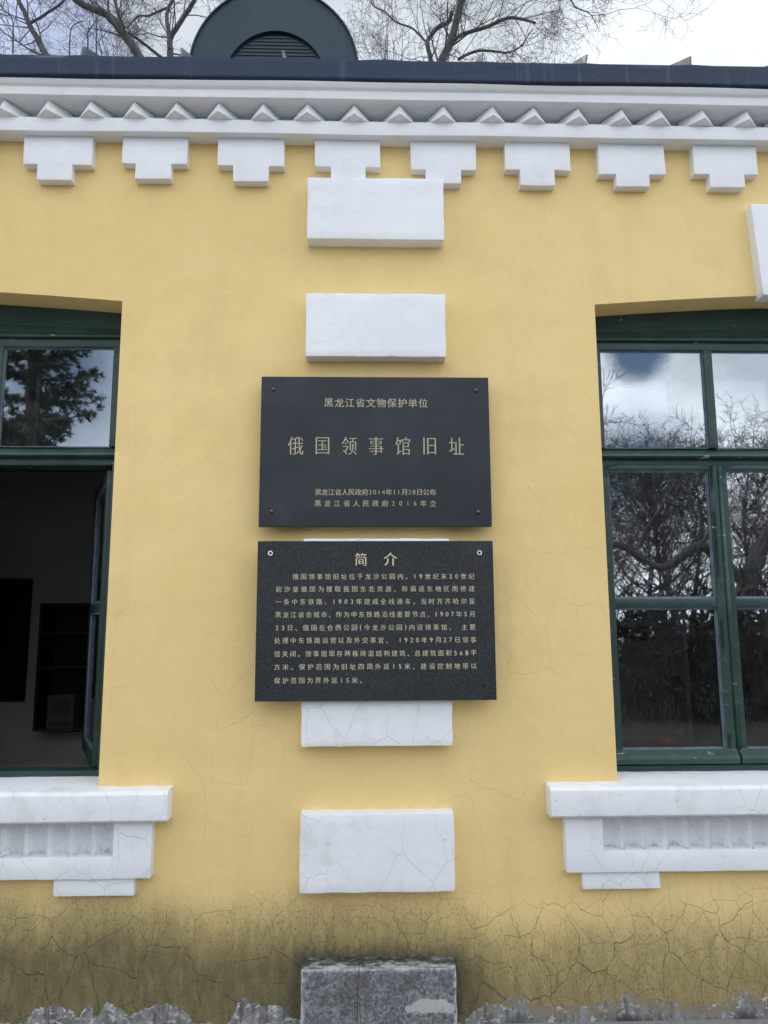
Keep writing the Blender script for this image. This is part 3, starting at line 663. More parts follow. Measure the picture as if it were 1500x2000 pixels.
        for z0, z1 in ((.10, .592), (-.48, .065)):
            mb = MB(); leaf(mb, .046, Lw-.043, z0, z1, .006, .009); mb.build('glass_pane', 'glassin', F)
            mb = MB()
            for a0, a1, b0, b1 in ((.045, .055, z0, z1), (Lw-.052, Lw-.042, z0, z1), (.055, Lw-.052, z0, z0+.01), (.055, Lw-.052, z1-.01, z1)): leaf(mb, a0, a1, b0, b1, .0095, .02)
            mb.build('glazing_putty', 'putty', F)
        mb = MB(); leaf(mb, .01, Lw, -.530, -.512, -.075, -.021); leaf(mb, .01, Lw, -.512, -.486, -.045, -.021); mb.build('weather_bar', 'greenbar', F, bevel=.004)
        mb = MB(); bx(mb, .036, .056, -.567, .654, FY+.012, FY+.05); mb.build('frame_rebate', 'green', F, bevel=.002)
    # inner windows further back in the reveal
    IY = .33
    if side > 0:
        for i, (u0, u1) in enumerate(((.0, .512), (.512, WW-.512), (WW-.512, WW))):
            mb = MB(); sw = .05
            for z0, z1, r0, r1 in ((-.567, .66, .05, .03), (.672, 1.25, .03, .12)):
                bx(mb, u0, u0+sw, z0, z1, IY, IY+.045); bx(mb, u1-sw-.03, u1, z0, z1, IY, IY+.045); bx(mb, u0+sw, u1-sw-.03, z0, z0+r0, IY, IY+.045); bx(mb, u0+sw, u1-sw-.03, z1-r1, z1, IY, IY+.045)
                if z0 < 0: bx(mb, u0+sw, u1-sw-.03, .071, .105, IY, IY+.045)
            autosmooth(mb.build('inner_casement', 'green', F, bevel=.003), 40)
            for z0, z1 in ((-.517, .071), (.105, .63), (.702, 1.13)):
                putty(u0+sw, u1-sw-.03, z0, z1, IY-.0015, .012, F); pane(u0+sw+.001, u1-sw-.031, z0+.001, z1-.001, IY+.015, F, 'glassin')
    else:
        for i, (u0, u1) in enumerate(((0, .512), (.512, WW-.512), (WW-.512, WW))):
            mb = MB(); sw = .05
            for z0, z1 in (((.672, 1.25),) if i < 2 else ((-.567, .66), (.672, 1.25))):
                bx(mb, u0, u0+sw, z0, z1, IY, IY+.045); bx(mb, u1-sw, u1, z0, z1, IY, IY+.045); bx(mb, u0+sw, u1-sw, z0, z0+.03, IY, IY+.045); bx(mb, u0+sw, u1-sw, z1-.1, z1, IY, IY+.045)
                putty(u0+sw, u1-sw, z0+.03, z1-.1, IY-.0015, .012, F); pane(u0+sw+.001, u1-sw-.001, z0+.031, z1-.101, IY+.015, F, 'glassin')
            autosmooth(mb.build('inner_casement', 'green', F, bevel=.003), 40)
    return F
WL = window(-1); WR = window(1)
# sills and fluted aprons
def sill(side):
    o_ = .28 if side > 0 else .281
    Xo = (lambda u: JR+u) if side > 0 else (lambda u: JL-u)
    zt0 = EYE-.570; zt = EYE-.578; zb_ = EYE-.676
    s = MB(); a, b = sorted((Xo(-.268), Xo(WW+.268)))
    s.profile([(.0, zb_), (-.066, zb_-.002), (-.076, zb_+.006), (-.0755, zt-.005), (-.062, zt0-.002), (-.001, zt0+.003), (.06, zt0+.004), (.06, zb_)], a, b, 90, .003)
    # the part of the sill inside the window opening, falling outward
    S = s.build('window_sill', 'white', B, bevel=.002, rough=.0018); autosmooth(S, 45)
    a2, b2 = sorted((Xo(.001), Xo(WW-.001)))
    s = MB(); s.profile([(.0, zt0-.004), (-.03, zt0-.001), (.03, zt0+.008), (FY+.02, zt0+.0115), (FY+.08, zt0+.0115), (FY+.08, zt0-.004)], a2, b2, 60, .002)
    autosmooth(s.build('sill_slope', 'white', S, rough=.0012), 45)
    mb = MB(); mb.box((a2, FY+.081, zt0+.002), (b2, TH+.04, zt0+.014)); mb.build('inner_sill', 'shelf', S)
    # apron: frame round a row of flutes
    e0, e1 = sorted((Xo(-.2105), Xo(WW+.2105))); i0, i1 = sorted((Xo(-.074), Xo(WW+.074)))
    zt2, zr, zb2 = zb_-.001, EYE-.801, EYE-.872
    A_ = MB(); A_.prism([(e0, zb2), (e1, zb2), (e1, zt2), (i1, zt2), (i1, zr), (i0, zr), (i0, zt2), (e0, zt2)], -.041, .042)
    AP = A_.build('sill_apron', 'white', B, bevel=.0035, rough=.0015, sub=.05); autosmooth(AP, 20)
    nf = 21; pw = (i1-i0)/nf; mb = MB(); v = []; xs_ = []
    for i in range(nf):
        for j in range(8): xs_.append((i0+pw*(i+j/8), .034 - .066*(1-math.sin(math.pi*j/8)**.8)))
    xs_.append((i1, -.03)); rows = 7
    for r in range(rows+1):
        zz = zr-.014+(zt2-zr+.028)*r/rows
        for x, y in xs_: v.append((x+.003*noise.noise((x*30, zz*20, 3)), y+.004*noise.noise((x*25, zz*18, 7)), zz))
    k = len(xs_); mb.add(v, [(r*k+i, r*k+i+1, (r+1)*k+i+1, (r+1)*k+i) for r in range(rows) for i in range(k-1)])
    mb.build('fluted_panel', 'whited', AP, smooth=True)
    for u0, u1 in ((-.152, .129), (WW-.129, WW+.152)):
        a, b = sorted((Xo(u0), Xo(u1))); mb = MB(); mb.box((a, -.028, EYE-.932), (b, .02, zb2-.001)); autosmooth(mb.build('apron_foot', 'white', AP, bevel=.003, rough=.002, sub=.05), 20)
    return S
sill(-1); sill(1)

# ------------------------------------------------------------------ lettering
GL = {}
def glyph(ch, off):
    key = (ch, off)
    if key not in GL:
        c = bpy.data.curves.new('glyph', 'FONT'); c.body = ch; c.size = 1; c.offset = off; c.resolution_u = 3; c.fill_mode = 'FRONT'
        o = bpy.data.objects.new('glyph', c); COL.objects.link(o)
        me = bpy.data.meshes.new_from_object(o.evaluated_get(bpy.context.evaluated_depsgraph_get()))
        V = [tuple(v.co) for v in me.vertices]; Fc = [tuple(p.vertices) for p in me.polygons]
        bpy.data.objects.remove(o); bpy.data.curves.remove(c); bpy.data.meshes.remove(me); GL[key] = (V, Fc)
    return GL[key]
def adv(ch):
    if ch in '0123456789': return .66
    if ch in '()': return .42
    if ch == ' ': return .5
    if ch in '、。': return .92
    return 1.0
def line(text, x0, x1, zcen, h, y, parent, sx=1.0, smear=.014, off=-.008, name='inscription', latin=1.0, mat='gilt'):
    """one line of raised gilt characters from x0 to x1, centred on zcen, cap height h"""
    tot = sum(adv(c) for c in text); gap = 0
    wch = h/.92*sx                     # em width of a character
    n = len(text)
    gap = ((x1-x0) - tot*wch)/max(1, n-1)
    mb = MB(); x = x0
    for ch in text:
        a = adv(ch)*wch
        if ch != ' ':
            V, Fc = glyph(ch, off if ch not in '0123456789()' else -.004)
            if V:
                if ch in '、。': ox = x+.02*wch; sc = h/.92; zb_ = zcen-h/2; bx0 = min(p[0] for p in V)
                else: bx0 = None
                lo = min(p[0] for p in V); hi = max(p[0] for p in V)
                s = h/.92*(latin if ch in '0123456789()' else 1)
                if ch in '、。': dx = x + .06*wch - lo*s*sx
                else: dx = x + a/2 - (lo+hi)/2*s*sx
                mnz, mxz = min(p[1] for p in V), max(p[1] for p in V)
                if ch in '、。': dz = zcen - h*.5 - mnz*s
                elif ch == '一': dz = zcen - (mnz+mxz)/2*s
                else: dz = zcen - (mnz+mxz)/2*s
                digit = ch in '0123456789()'
                offs = (-smear*.35, smear*.35) if digit else (-smear, 0, smear)
                for q, d in enumerate(offs):
                    mb.add([(dx+(p[0]+d)*s*sx, y-.0002*(q+1), dz+p[1]*s) for p in V], [tuple(reversed(f)) if False else f for f in Fc])
        x += a+gap
    return mb.build(name, mat, parent, fixn=False)

# upper plaque
UY = -.062; th = .022
ux0, ux1, uz0, uz1 = -.3918, .4865, EYE+.3725, EYE+.9567
PU = thing('heritage_plaque', (.047, UY+th, uz0), 'dark slate-coloured plaque with few large gilt characters, above the text plaque', 'plaque')
mb = MB(); mb.box((ux0, UY, uz0), (ux1, UY+th, uz1)); mb.build('plate', 'stone_a', PU, bevel=.0018)
mb = MB(); mb.box((ux0+.07, UY+th, uz0+.05), (ux1-.07, -.002, uz1-.05)); mb.build('backing_board', 'wood', PU)
pz = lambda y, Y: at(740, y, Y).z
px = lambda x, y, Y: at(x, y, Y).x
ly = UY-.0004
line('黑龙江省文物保护单位', px(632.5, 787, UY), px(836, 787, UY), pz(787, UY), 18.5*.00191, ly, PU, .98, .012, .0, 'inscription', mat='bronze')
for i_, ch_ in enumerate('俄国领事馆旧址'): line(ch_, px(561.5+52.35*i_, 871, UY), px(592+52.35*i_, 871, UY), pz(871, UY), 37.5*.00191, ly, PU, .80, .016, -.013, 'large_character', mat='bronze')
line('黑龙江省人民政府2014年11月28日公布', px(614.5, 961, UY), px(852, 961, UY), pz(961.3, UY), 12.8*.00191, ly, PU, .98, .014, .0, 'inscription', .95, mat='bronze')
line('黑龙江省人民政府2016年立', px(614, 983, UY), px(852.5, 983, UY), pz(983.3, UY), 12.8*.00191, ly, PU, .98, .012, .0, 'inscription', .95, mat='bronze')
for x, y in ((534, 761), (929.4, 762.8), (530.5, 998.7), (933.6, 1000.3)):
    p = at(x, y, UY); mb = MB(); mb.lathe([(.0078, 0), (.0080, .003), (.0072, .006), (.005, .0085), (.0025, .0097), (0, .010)], (p.x, UY, p.z)); mb.build('bolt', 'brass', PU, smooth=True)
mb = MB(); a, b = at(758, 800, UY), at(801, 844, UY); d = .0002
mb.add([(a.x, ly, a.z), (a.x+d, ly, a.z), (b.x+d, ly, b.z), (b.x-d, ly, b.z)], [(0,1,2,3)]); mb.build('scratch', 'card', PU, fixn=False)
# lower plaque
LY = -.092; th = .024
lx0, lx1, lz0, lz1 = -.3889, .4824, EYE-.2635, EYE+.3147
PL = thing('text_plaque', (.047, LY+th, lz0), 'black granite plaque covered in nine lines of small gilt text', 'plaque')
mb = MB(); mb.box((lx0, LY, lz0), (lx1, LY+th, lz1)); mb.build('plate', 'stone_b', PL, bevel=.0015)
ly = LY-.0004; K = .00189
line('简', px(692, 1092, LY), px(715.6, 1092, LY), pz(1092.3, LY), 25*K, ly, PL, .95, .012, -.008, 'title_character'); line('介', px(749, 1092, LY), px(774.4, 1092, LY), pz(1092, LY), 25*K, ly, PL, 1.0, .012, -.004, 'title_character')
TX = [('俄国领事馆旧址位于龙沙公园内。19世纪末20世纪', 571, 927, 1125.6), ('初沙皇俄国为攫取我国东北资源、称霸远东地区而修建', 538, 927.3, 1150), ('一条中东铁路、1903年建成全线通车。当时齐齐哈尔是', 537.5, 928, 1174.6),
      ('黑龙江省会城市、作为中东铁路沿线重要节点、1907年5月', 537, 928, 1199.7), ('23日、俄国在仓西公园(今龙沙公园)内设领事馆、 主要', 537, 929, 1225.2), ('处理中东铁路运营以及外交事宜、 1920年9月27日领事', 535.5, 930.5, 1250),
      ('馆关闭。领事馆现存两栋砖混结构建筑、总建筑面积568平', 535, 931, 1275.9), ('方米。保护范围为旧址四周外延15米、建设控制地带以', 535, 931.7, 1301.5), ('保护范围为界外延15米。', 535, 714, 1328)]
for s, a, b, y in TX: line(s, px(a, y, LY), px(b, y, LY), pz(y+.3, LY), 11.4*K, ly, PL, .98, .010, -.0095, 'inscription', 1.02)
for x, y in ((528.5, 1080.8), (936, 1079.9)):
    p = at(x, y, LY); mb = MB()
    hexa = [(p.x+.0098*math.cos(R_(60*i+15)), p.z+.0098*math.sin(R_(60*i+15))) for i in range(6)]; ring = [(p.x+.0058*math.cos(R_(60*i+15)), p.z+.0058*math.sin(R_(60*i+15))) for i in range(6)]
    mb.add([(x_, LY-.007, z_) for x_, z_ in hexa]+[(x_, LY-.007, z_) for x_, z_ in ring]+[(x_, LY, z_) for x_, z_ in hexa]+[(x_, LY, z_) for x_, z_ in ring],
           [(i, (i+1) % 6, (i+1) % 6+6, i+6) for i in range(6)]+[(i, i+12, (i+1) % 6+12, (i+1) % 6) for i in range(6)]+[(i+6, (i+1) % 6+6, (i+1) % 6+18, i+18) for i in range(6)])
    nut = mb.build('nut', 'steel', PL); mb = MB(); mb.lathe([(.0057, 0), (.0057, .0045), (0, .005)], (p.x, LY, p.z)); mb.build('bolt_end', 'hole', nut)
for x, y in ((524, 1342), (944, 1339)):
    p = at(x, y, LY); mb = MB(); mb.lathe([(.0062, .0004), (.004, .0008), (0, .0009)], (p.x, LY, p.z), n=10); mb.build('plugged_hole', 'hole', PL)
p = at(1036, 951, 0); mb = MB(); mb.prism([(p.x-.004, p.z+.006), (p.x+.002, p.z-.008), (p.x+.005, p.z-.004), (p.x, p.z+.008)], -.003, .001); o = mb.build('paint_chip', 'chip', B)

# dry weed stems at the foot of the base block
p0 = at(703, 1836, -.115); 
ST = thing('dry_weed', (at(697, 1998, -.115).x, -.115, 0), 'thin dry brown weed stems in front of the grey base block', 'weed')
mb = MB(); q = [at(697.5, 1998, -.115), at(698, 1950, -.113), at(701, 1900, -.112), at(703.5, 1860, -.112), p0]; q[0].z = 0
mb.tube(q, [.0016, .0014, .0012, .001, .0009], 5); mb.build('stem', 'stem', ST)
mb = MB(); q = [at(708, 1998, -.118), at(702, 1960, -.118), at(696, 1910, -.116), at(692, 1888, -.112)]; q[0].z = 0; mb.tube(q, [.0013, .0011, .0009, .0006], 5); mb.build('stem', 'stem', ST)
mb = MB(); mb.lathe([(0, -.003), (.0025, -.001), (.0022, .002), (0, .004)], tuple(p0), 'Z', 8); mb.build('seed_head', 'stem', ST)

# ------------------------------------------------------------------ things in the rooms
bt = BK-.001
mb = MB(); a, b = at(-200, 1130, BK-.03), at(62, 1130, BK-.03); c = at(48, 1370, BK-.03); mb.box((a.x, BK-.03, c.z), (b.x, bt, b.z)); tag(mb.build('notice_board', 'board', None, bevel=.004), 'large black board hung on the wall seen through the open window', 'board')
a, b, c = at(79, 1178, BK-.3), at(205, 1178, BK-.3), at(61, 1428, BK-.3)
SH = thing('wall_shelf', ((a.x+b.x)/2, BK-.15, c.z), 'dark open wall shelf beside the black board inside the open window', 'shelf')
mb = MB(); mb.box((a.x, BK-.3, c.z), (a.x+.02, bt, b.z)); mb.box((b.x-.02, BK-.3, c.z), (b.x, bt, b.z)); mb.box((a.x+.02, BK-.02, c.z), (b.x-.02, bt, b.z)); mb.box((a.x+.02, BK-.3, b.z-.02), (b.x-.02, BK-.02, b.z)); mb.build('carcass', 'wood', SH)
for y in (1235, 1302, 1424):
    z = at(100, y, BK-.3).z; mb = MB(); mb.box((a.x+.021, BK-.298, z-.018), (b.x-.021, BK-.021, z)); mb.build('shelf_board', 'shelf', SH)
zs = at(100, 1424, BK-.3).z+.001; x0 = at(88, 1424, BK-.28).x; x1 = at(141, 1424, BK-.28).x; zt = at(100, 1358, BK-.28).z
BXO = thing('carton', ((x0+x1)/2, BK-.2, zs), 'brown carton with printed panels standing on the wall shelf', 'box')
mb = MB(); mb.box((x0, BK-.27, zs), (x1, BK-.08, zt)); mb.build('carton_body', 'kraft', BXO, bevel=.003)
for f0, f1, g0_, g1_ in ((.2, .85, .7, .86), (.15, .87, .42, .66), (.08, .92, .04, .2)):
    mb = MB(); h = zt-zs; w_ = x1-x0; mb.box((x0+w_*f0, BK-.272, zs+h*g0_), (x0+w_*f1, BK-.2701, zs+h*g1_)); mb.build('printed_panel', 'card', BXO)
def picture(x0, y0, x1, y1, Y, lab):
    a, b = at(x0, y0, Y), at(x1, y1, Y); T = thing('framed_picture', ((a.x+b.x)/2, bt, b.z), lab, 'picture')
    mb = MB(); fw = .045
    mb.box((a.x, Y, b.z), (a.x+fw, bt, a.z)); mb.box((b.x-fw, Y, b.z), (b.x, bt, a.z)); mb.box((a.x+fw, Y, b.z), (b.x-fw, bt, b.z+fw)); mb.box((a.x+fw, Y, a.z-fw), (b.x-fw, bt, a.z)); mb.build('picture_frame', 'wood', T, bevel=.008)
    mb = MB(); mb.box((a.x+fw, Y+.02, b.z+fw), (b.x-fw, bt, a.z-fw)); mb.build('canvas', 'board', T)
picture(1312, 1323, 1472, 1449, BK-.05, 'large dark framed picture low on the wall behind the closed window')
picture(1150, 1180, 1267, 1250, BK-.05, 'small dark framed picture high on the wall behind the closed window')
picture(1345, 1180, 1462, 1250, BK-.05, 'small dark framed picture above the large framed picture')
p = at(1303, 1458, .55); p.z += .004
OR = thing('flower_pot', (p.x, .55, p.z), 'small round orange-red pot with pale leaves just inside the closed window', 'pot')
mb = MB(); mb.lathe([(0, 0), (.032, .001), (.042, .014), (.044, .030), (.036, .046), (.018, .056), (0, .058)], (p.x, .55, p.z), 'Z', 24); mb.build('pot', 'red', OR, smooth=True)
mb = MB()
for i in range(16):
    a = random.uniform(0, 6.28); r = random.uniform(.008, .038); c = Vector((p.x+r*math.cos(a), .55+r*math.sin(a), p.z+.05+random.uniform(0, .055))); d = Vector((math.cos(a), math.sin(a), .8)).normalized()*.018; s_ = d.orthogonal().normalized()*.006
    mb.add([c-d, c+s_, c+d, c-s_], [(0,1,2,3)])
mb.build('leaf', 'leaf', OR, fixn=False)
tz = p.z-.002
TBL = thing('window_table', (1.7, .62, .12), 'narrow table standing just inside the closed window', 'table')
mb = MB(); mb.box((1.02, .44, tz-.03), (2.40, .72, tz)); mb.build('table_top', 'wood', TBL, bevel=.004)
for x in (1.06, 2.34):
    for y in (.47, .69): mb = MB(); mb.box((x-.02, y-.02, .12), (x+.02, y+.02, tz-.03)); mb.build('leg', 'wood', TBL)

# ------------------------------------------------------------------ trees
rnd = random.Random(11)
def rv(): return Vector((rnd.gauss(0, 1), rnd.gauss(0, 1), rnd.gauss(0, 1))).normalized()
def grow(tr, tw, p, d, length, r, lvl, up=.15, wob=.22, minr=.004, kids=(5, 5, 4), spread=(.6, 1.1)):
    n = max(3, int(length/ (.22 if lvl else .3))); n = min(n, 9); pts = [p.copy()]; rad = [r]; dirs = [d.copy()]
    for i in range(n):
        d = (d + rv()*wob + Vector((0, 0, up))*.35).normalized(); p = p + d*length/n; pts.append(p.copy()); rad.append(max(minr*.7, r*(1-.78*(i+1)/n))); dirs.append(d.copy())
    (tr if r > .02 else tw).tube(pts, rad, 7 if r > .05 else (5 if r > .015 else 3), cap=False)
    if lvl <= 0: return
    for k in range(kids[min(lvl, len(kids))-1]):
        t = rnd.uniform(.25, 1.0); i = min(n-1, int(t*n)); f = t*n-i; q = pts[i].lerp(pts[i+1], min(1, f))
        side = rv(); side = (side-dirs[i]*side.dot(dirs[i])).normalized(); a = rnd.uniform(*spread)
        grow(tr, tw, q, (dirs[i]*math.cos(a)+side*math.sin(a)).normalized(), length*rnd.uniform(.38, .68), max(minr, rad[i]*rnd.uniform(.4, .62)), lvl-1, up, wob*1.15, minr, kids, spread)
def limbs_tree(name, label, base_xy, limbs, Y, twig_n, group='bare trees behind the roof'):
    """limbs: lists of (px, py, radius_px, dy) traced at depth about Y"""
    tr, tw = MB(), MB(); sc = (Y+DIST)/FPX
    for li, (pts, dens) in enumerate(limbs):
        P = [at(x, y, Y+dy) for x, y, r, dy in pts]; Rr = [r*sc for x, y, r, dy in pts]
        if li == 0:
            dn = (P[0]-P[1]).normalized(); q1 = P[0]+dn*1.6; q2 = Vector((q1.x+dn.x*1.2, q1.y, q1.z*.5)); base_xy = (q2.x+dn.x*.5, q2.y)
            P = [Vector((base_xy[0], base_xy[1], 0)), q2, q1] + P; Rr = [Rr[0]*1.8, Rr[0]*1.35, Rr[0]*1.1] + Rr
        # smooth
        Q, S = [], []
        for i in range(len(P)-1):
            p0, p1, p2, p3 = P[max(i-1, 0)], P[i], P[i+1], P[min(i+2, len(P)-1)]
            for j in range(4):
                t = j/4; Q.append(.5*((2*p1)+(p2-p0)*t+(2*p0-5*p1+4*p2-p3)*t*t+(3*p1-p0-3*p2+p3)*t**3)+rv()*Rr[i]*.12); S.append(Rr[i]*(1-t)+Rr[i+1]*t)
        Q.append(P[-1]); S.append(Rr[-1])
        tr.tube(Q, S, 9)
        first = 11 if li == 0 else 0
        for _ in range(int(dens*twig_n)):
            i = rnd.randrange(first, len(Q)-1); d = (Q[i+1]-Q[i]).normalized(); side = rv(); side = (side-d*side.dot(d)).normalized(); a = rnd.uniform(.5, 1.2)
            dd = (d*math.cos(a)+side*math.sin(a)).normalized()
            grow(tr, tw, Q[i], dd, rnd.uniform(.6, 1.6), max(.007, min(.022, S[i]*.3)), 3, .10, .24, .0032, (3, 4, 4))
    T = thing(name, (base_xy[0], base_xy[1], 0), label, 'tree', group); tr.build('trunk', 'bark', T, smooth=True, fixn=False); tw.build('twigs', 'twig', T, fixn=False); return T
s5 = lambda L_, o=0: [(x/3.947, y/3.947, r, d) for x, y, r, d in L_]
s6 = lambda L_, o=0: [(680+x/2.679, y/2.679, r, d) for x, y, r, d in L_]
b = at(100, 150, 9.5)
limbs_tree('bare_tree', 'bare tree with a trunk leaning left, leftmost above the roof', (b.x+.9, 9.5), [
    (s5([(360,440,7.2,0),(290,300,6.2,0),(240,220,5.6,0),(190,100,5,0),(140,0,4.6,0),(90,-150,4,.2),(60,-320,3,.4),(40,-520,1.6,.5)]), 1.3),
    (s5([(218,185,3.4,0),(265,160,3.2,-.05),(320,130,3,-.2),(370,95,2.8,-.3),(440,50,2.5,-.4),(490,5,2.2,-.5),(530,-110,1.6,-.6)]), .6),
    (s5([(100,410,1.6,.4),(102,250,1.4,.4),(95,150,1.3,.4),(50,90,1.1,.4),(0,40,.9,.4)]), .6)], 9.5, 10)
b = at(272, 150, 10.5)
limbs_tree('bare_tree', 'bare tree with a thick limb bending left above the roof', (b.x+.5, 10.5), [
    (s5([(1090,470,10,0),(1030,370,9.4,0),(960,270,9,0),(880,170,8.6,0),(800,100,8,0),(700,60,7.4,-.2),(610,20,6.8,-.3),(540,-60,6,-.4),(470,-240,4.5,-.5),(400,-450,2.5,-.6)]), 1.5),
    (s5([(935,200,4,0),(910,100,3.6,.1),(890,0,3.2,.2),(880,-160,2.5,.3),(860,-340,1.5,.4)]), .9),
    (s5([(1300,480,3.6,.2),(1220,425,3.4,.2),(1100,330,3.2,.1),(985,250,3,0)]), .3),
    (s5([(675,430,1.9,.6),(678,300,1.6,.6),(680,245,1.5,.6),(750,140,1.1,.6),(780,60,.8,.6)]), .5),
    (s5([(745,430,1.7,.8),(742,300,1.5,.8),(745,180,1.3,.8),(735,60,1.0,.8),(720,-60,.8,.8)]), .5)], 10.5, 9)
b = at(332, 150, 9.8)
limbs_tree('bare_tree', 'bare forked tree standing just left of the dormer', (b.x, 9.8), [
    (s5([(1310,470,7,0),(1312,380,6.4,0),(1308,290,6,0),(1298,230,4.6,0),(1285,150,4.2,0),(1300,60,4,0),(1340,-20,3.6,0),(1380,-200,2.6,.1),(1390,-400,1.4,.2)]), 1.2),
    (s5([(1312,300,5.6,0),(1350,230,5.4,-.1),(1410,140,5.2,-.2),(1470,50,4.8,-.3),(1510,-30,4.4,-.4),(1560,-200,3.4,-.5),(1640,-420,1.8,-.6)]), 1.1),
    (s5([(1292,60,3,0),(1240,80,2.6,.1),(1150,120,2.4,.2),(1060,128,2,.3),(980,220,1.2,.4)]), .5),
    (s5([(535,430,1.6,1),(540,280,1.4,1),(560,200,1.2,1),(640,160,1,1)]), .3)], 9.8, 9)
b = at(850, 150, 10)
limbs_tree('bare_tree', 'bare tree with a crooked limb reaching right, right of the dormer', (b.x, 10), [
    (s6([(455,380,9.4,0),(490,312,8.8,0),(530,235,8.4,0),(558,140,8,0),(580,50,7.6,0),(602,-20,7.2,0),(640,-160,5.5,0),(690,-330,3,.2)]), 1.0),
    (s6([(440,340,5.6,.4),(430,300,5.2,.4),(414,230,5,.4),(424,200,5,.4),(470,145,5,.3),(525,115,4.8,.2),(545,60,4,.1)]), .5),
    (s6([(545,215,4.6,0),(590,185,4.4,-.2),(640,165,4.2,-.3),(740,135,4,-.4),(800,105,3.6,-.5),(870,92,3.2,-.6),(980,120,2.2,-.8)]), 1.5),
    (s6([(575,310,3.4,.2),(660,270,3,.2),(740,266,2.6,.2),(830,275,2,.2),(900,245,1.6,.2),(965,150,1,.2)]), 1.3),
    (s6([(412,225,2.6,.4),(380,190,2.4,.4),(330,145,2.2,.4),(250,115,2,.4),(190,60,1.8,.4),(130,30,1.4,.4),(112,-30,1,.4)]), .6),
    (s6([(590,20,3.6,0),(720,-120,3.2,-.2),(900,-210,2.8,-.4),(1060,-140,2.2,-.6),(1165,0,1.6,-.7),(1190,38,1.3,-.7),(1262,70,1.1,-.7),(1292,115,.8,-.7),(1315,165,.5,-.7)]), .55)], 10, 12)
for x_, Y_, h_, lb in ((755, 13, 1.0, 'small twiggy sapling between the dormer and the crooked tree'), (230, 14, 1.0, 'small twiggy sapling behind the bending limb, above the roof')):
    p = at(x_, 115, Y_); tr, tw = MB(), MB(); base = Vector((p.x, Y_, 0)); top = Vector((p.x, Y_, p.z-.8))
    tr.tube([base, base.lerp(top, .5)+Vector((.1, 0, 0)), top], [.10, .07, .04], 7)
    for k in range(9): grow(tr, tw, top-Vector((0, 0, .12*k)), (rv()*.5+Vector((0, 0, .9))).normalized(), rnd.uniform(1.4, 2.4), .018, 3, .25, .16, .0034, (4, 4, 4), (.4, .8))
    T = thing('sapling', (p.x, Y_, 0), lb, 'tree'); tr.build('trunk', 'bark', T, smooth=True, fixn=False); tw.build('twigs', 'twig', T, fixn=False)

# trees across the yard, which the panes mirror
def yard_tree(seed, h, r, kids=(3, 4, 5)):
    rnd.seed(seed); tr, tw = MB(), MB(); d = Vector((rnd.uniform(-.1, .1), rnd.uniform(-.1, .1), 1)).normalized(); p = Vector((0, 0, 0)); pts, rad = [p.copy()], [r*1.3]
    n = 9
    for i in range(n): d = (d+rv()*.12+Vector((0, 0, .12))).normalized(); p = p+d*h*.8/n; pts.append(p.copy()); rad.append(r*(1-.85*(i+1)/n))
    tr.tube(pts, rad, 10, cap=False)
    for i in range(2, n+1):
        for k in range(3 if i < 5 else 4):
            side = rv(); side.z = 0; side.normalize(); a = rnd.uniform(.5, 1.0)
            grow(tr, tw, pts[i], (Vector((0, 0, 1))*math.cos(a)+side*math.sin(a)).normalized(), h*rnd.uniform(.22, .40)*(1.25-.07*i), max(.02, rad[i]*.5), 3, .1, .24, .007, kids, (.45, 1.0))
    return tr, tw
YG = 'bare trees across the yard mirrored in the closed window'
protos = []
for seed, h, r in ((3, 6.9, .10), (8, 6.3, .09)):
    tr, tw = yard_tree(seed, h, r)
    T = thing('bare_tree', (0, 0, 0), 'bare twiggy tree across the yard mirrored in the upper panes of the closed window', 'tree', YG)
    a = tr.build('trunk', 'bark', T, smooth=True, fixn=False); b_ = tw.build('twigs', 'twig', T, fixn=False); protos.append((T, a, b_))
spots = [(6.3, -16, 0, 1.0, 0), (8.6, -18, 1.2, 1.06, 1), (10.8, -17, 2.5, 1.08, 0), (5.0, -21, 4.0, 1.16, 1), (13.0, -19, .6, 1.15, 1), (7.4, -23, 3.1, 1.25, 0), (11.5, -24, 5.2, 1.3, 1), (-4.2, -26, 2.2, 1.1, 0), (7.2, -16.5, 4.4, 1.0, 1), (9.8, -20, 2.0, 1.1, 0), (12.2, -16, 3.3, .95, 1)]
used = set()
for x, y, rz_, s, pi in spots:
    T, a, b_ = protos[pi]
    if pi in used:
        T2 = T.copy(); COL.objects.link(T2)
        for c in (a, b_): c2 = c.copy(); COL.objects.link(c2); c2.parent = T2
        T = T2
    used.add(pi); T.location = (x, y, 0); T.rotation_euler = (0, 0, rz_); T.scale = (s, s, s)
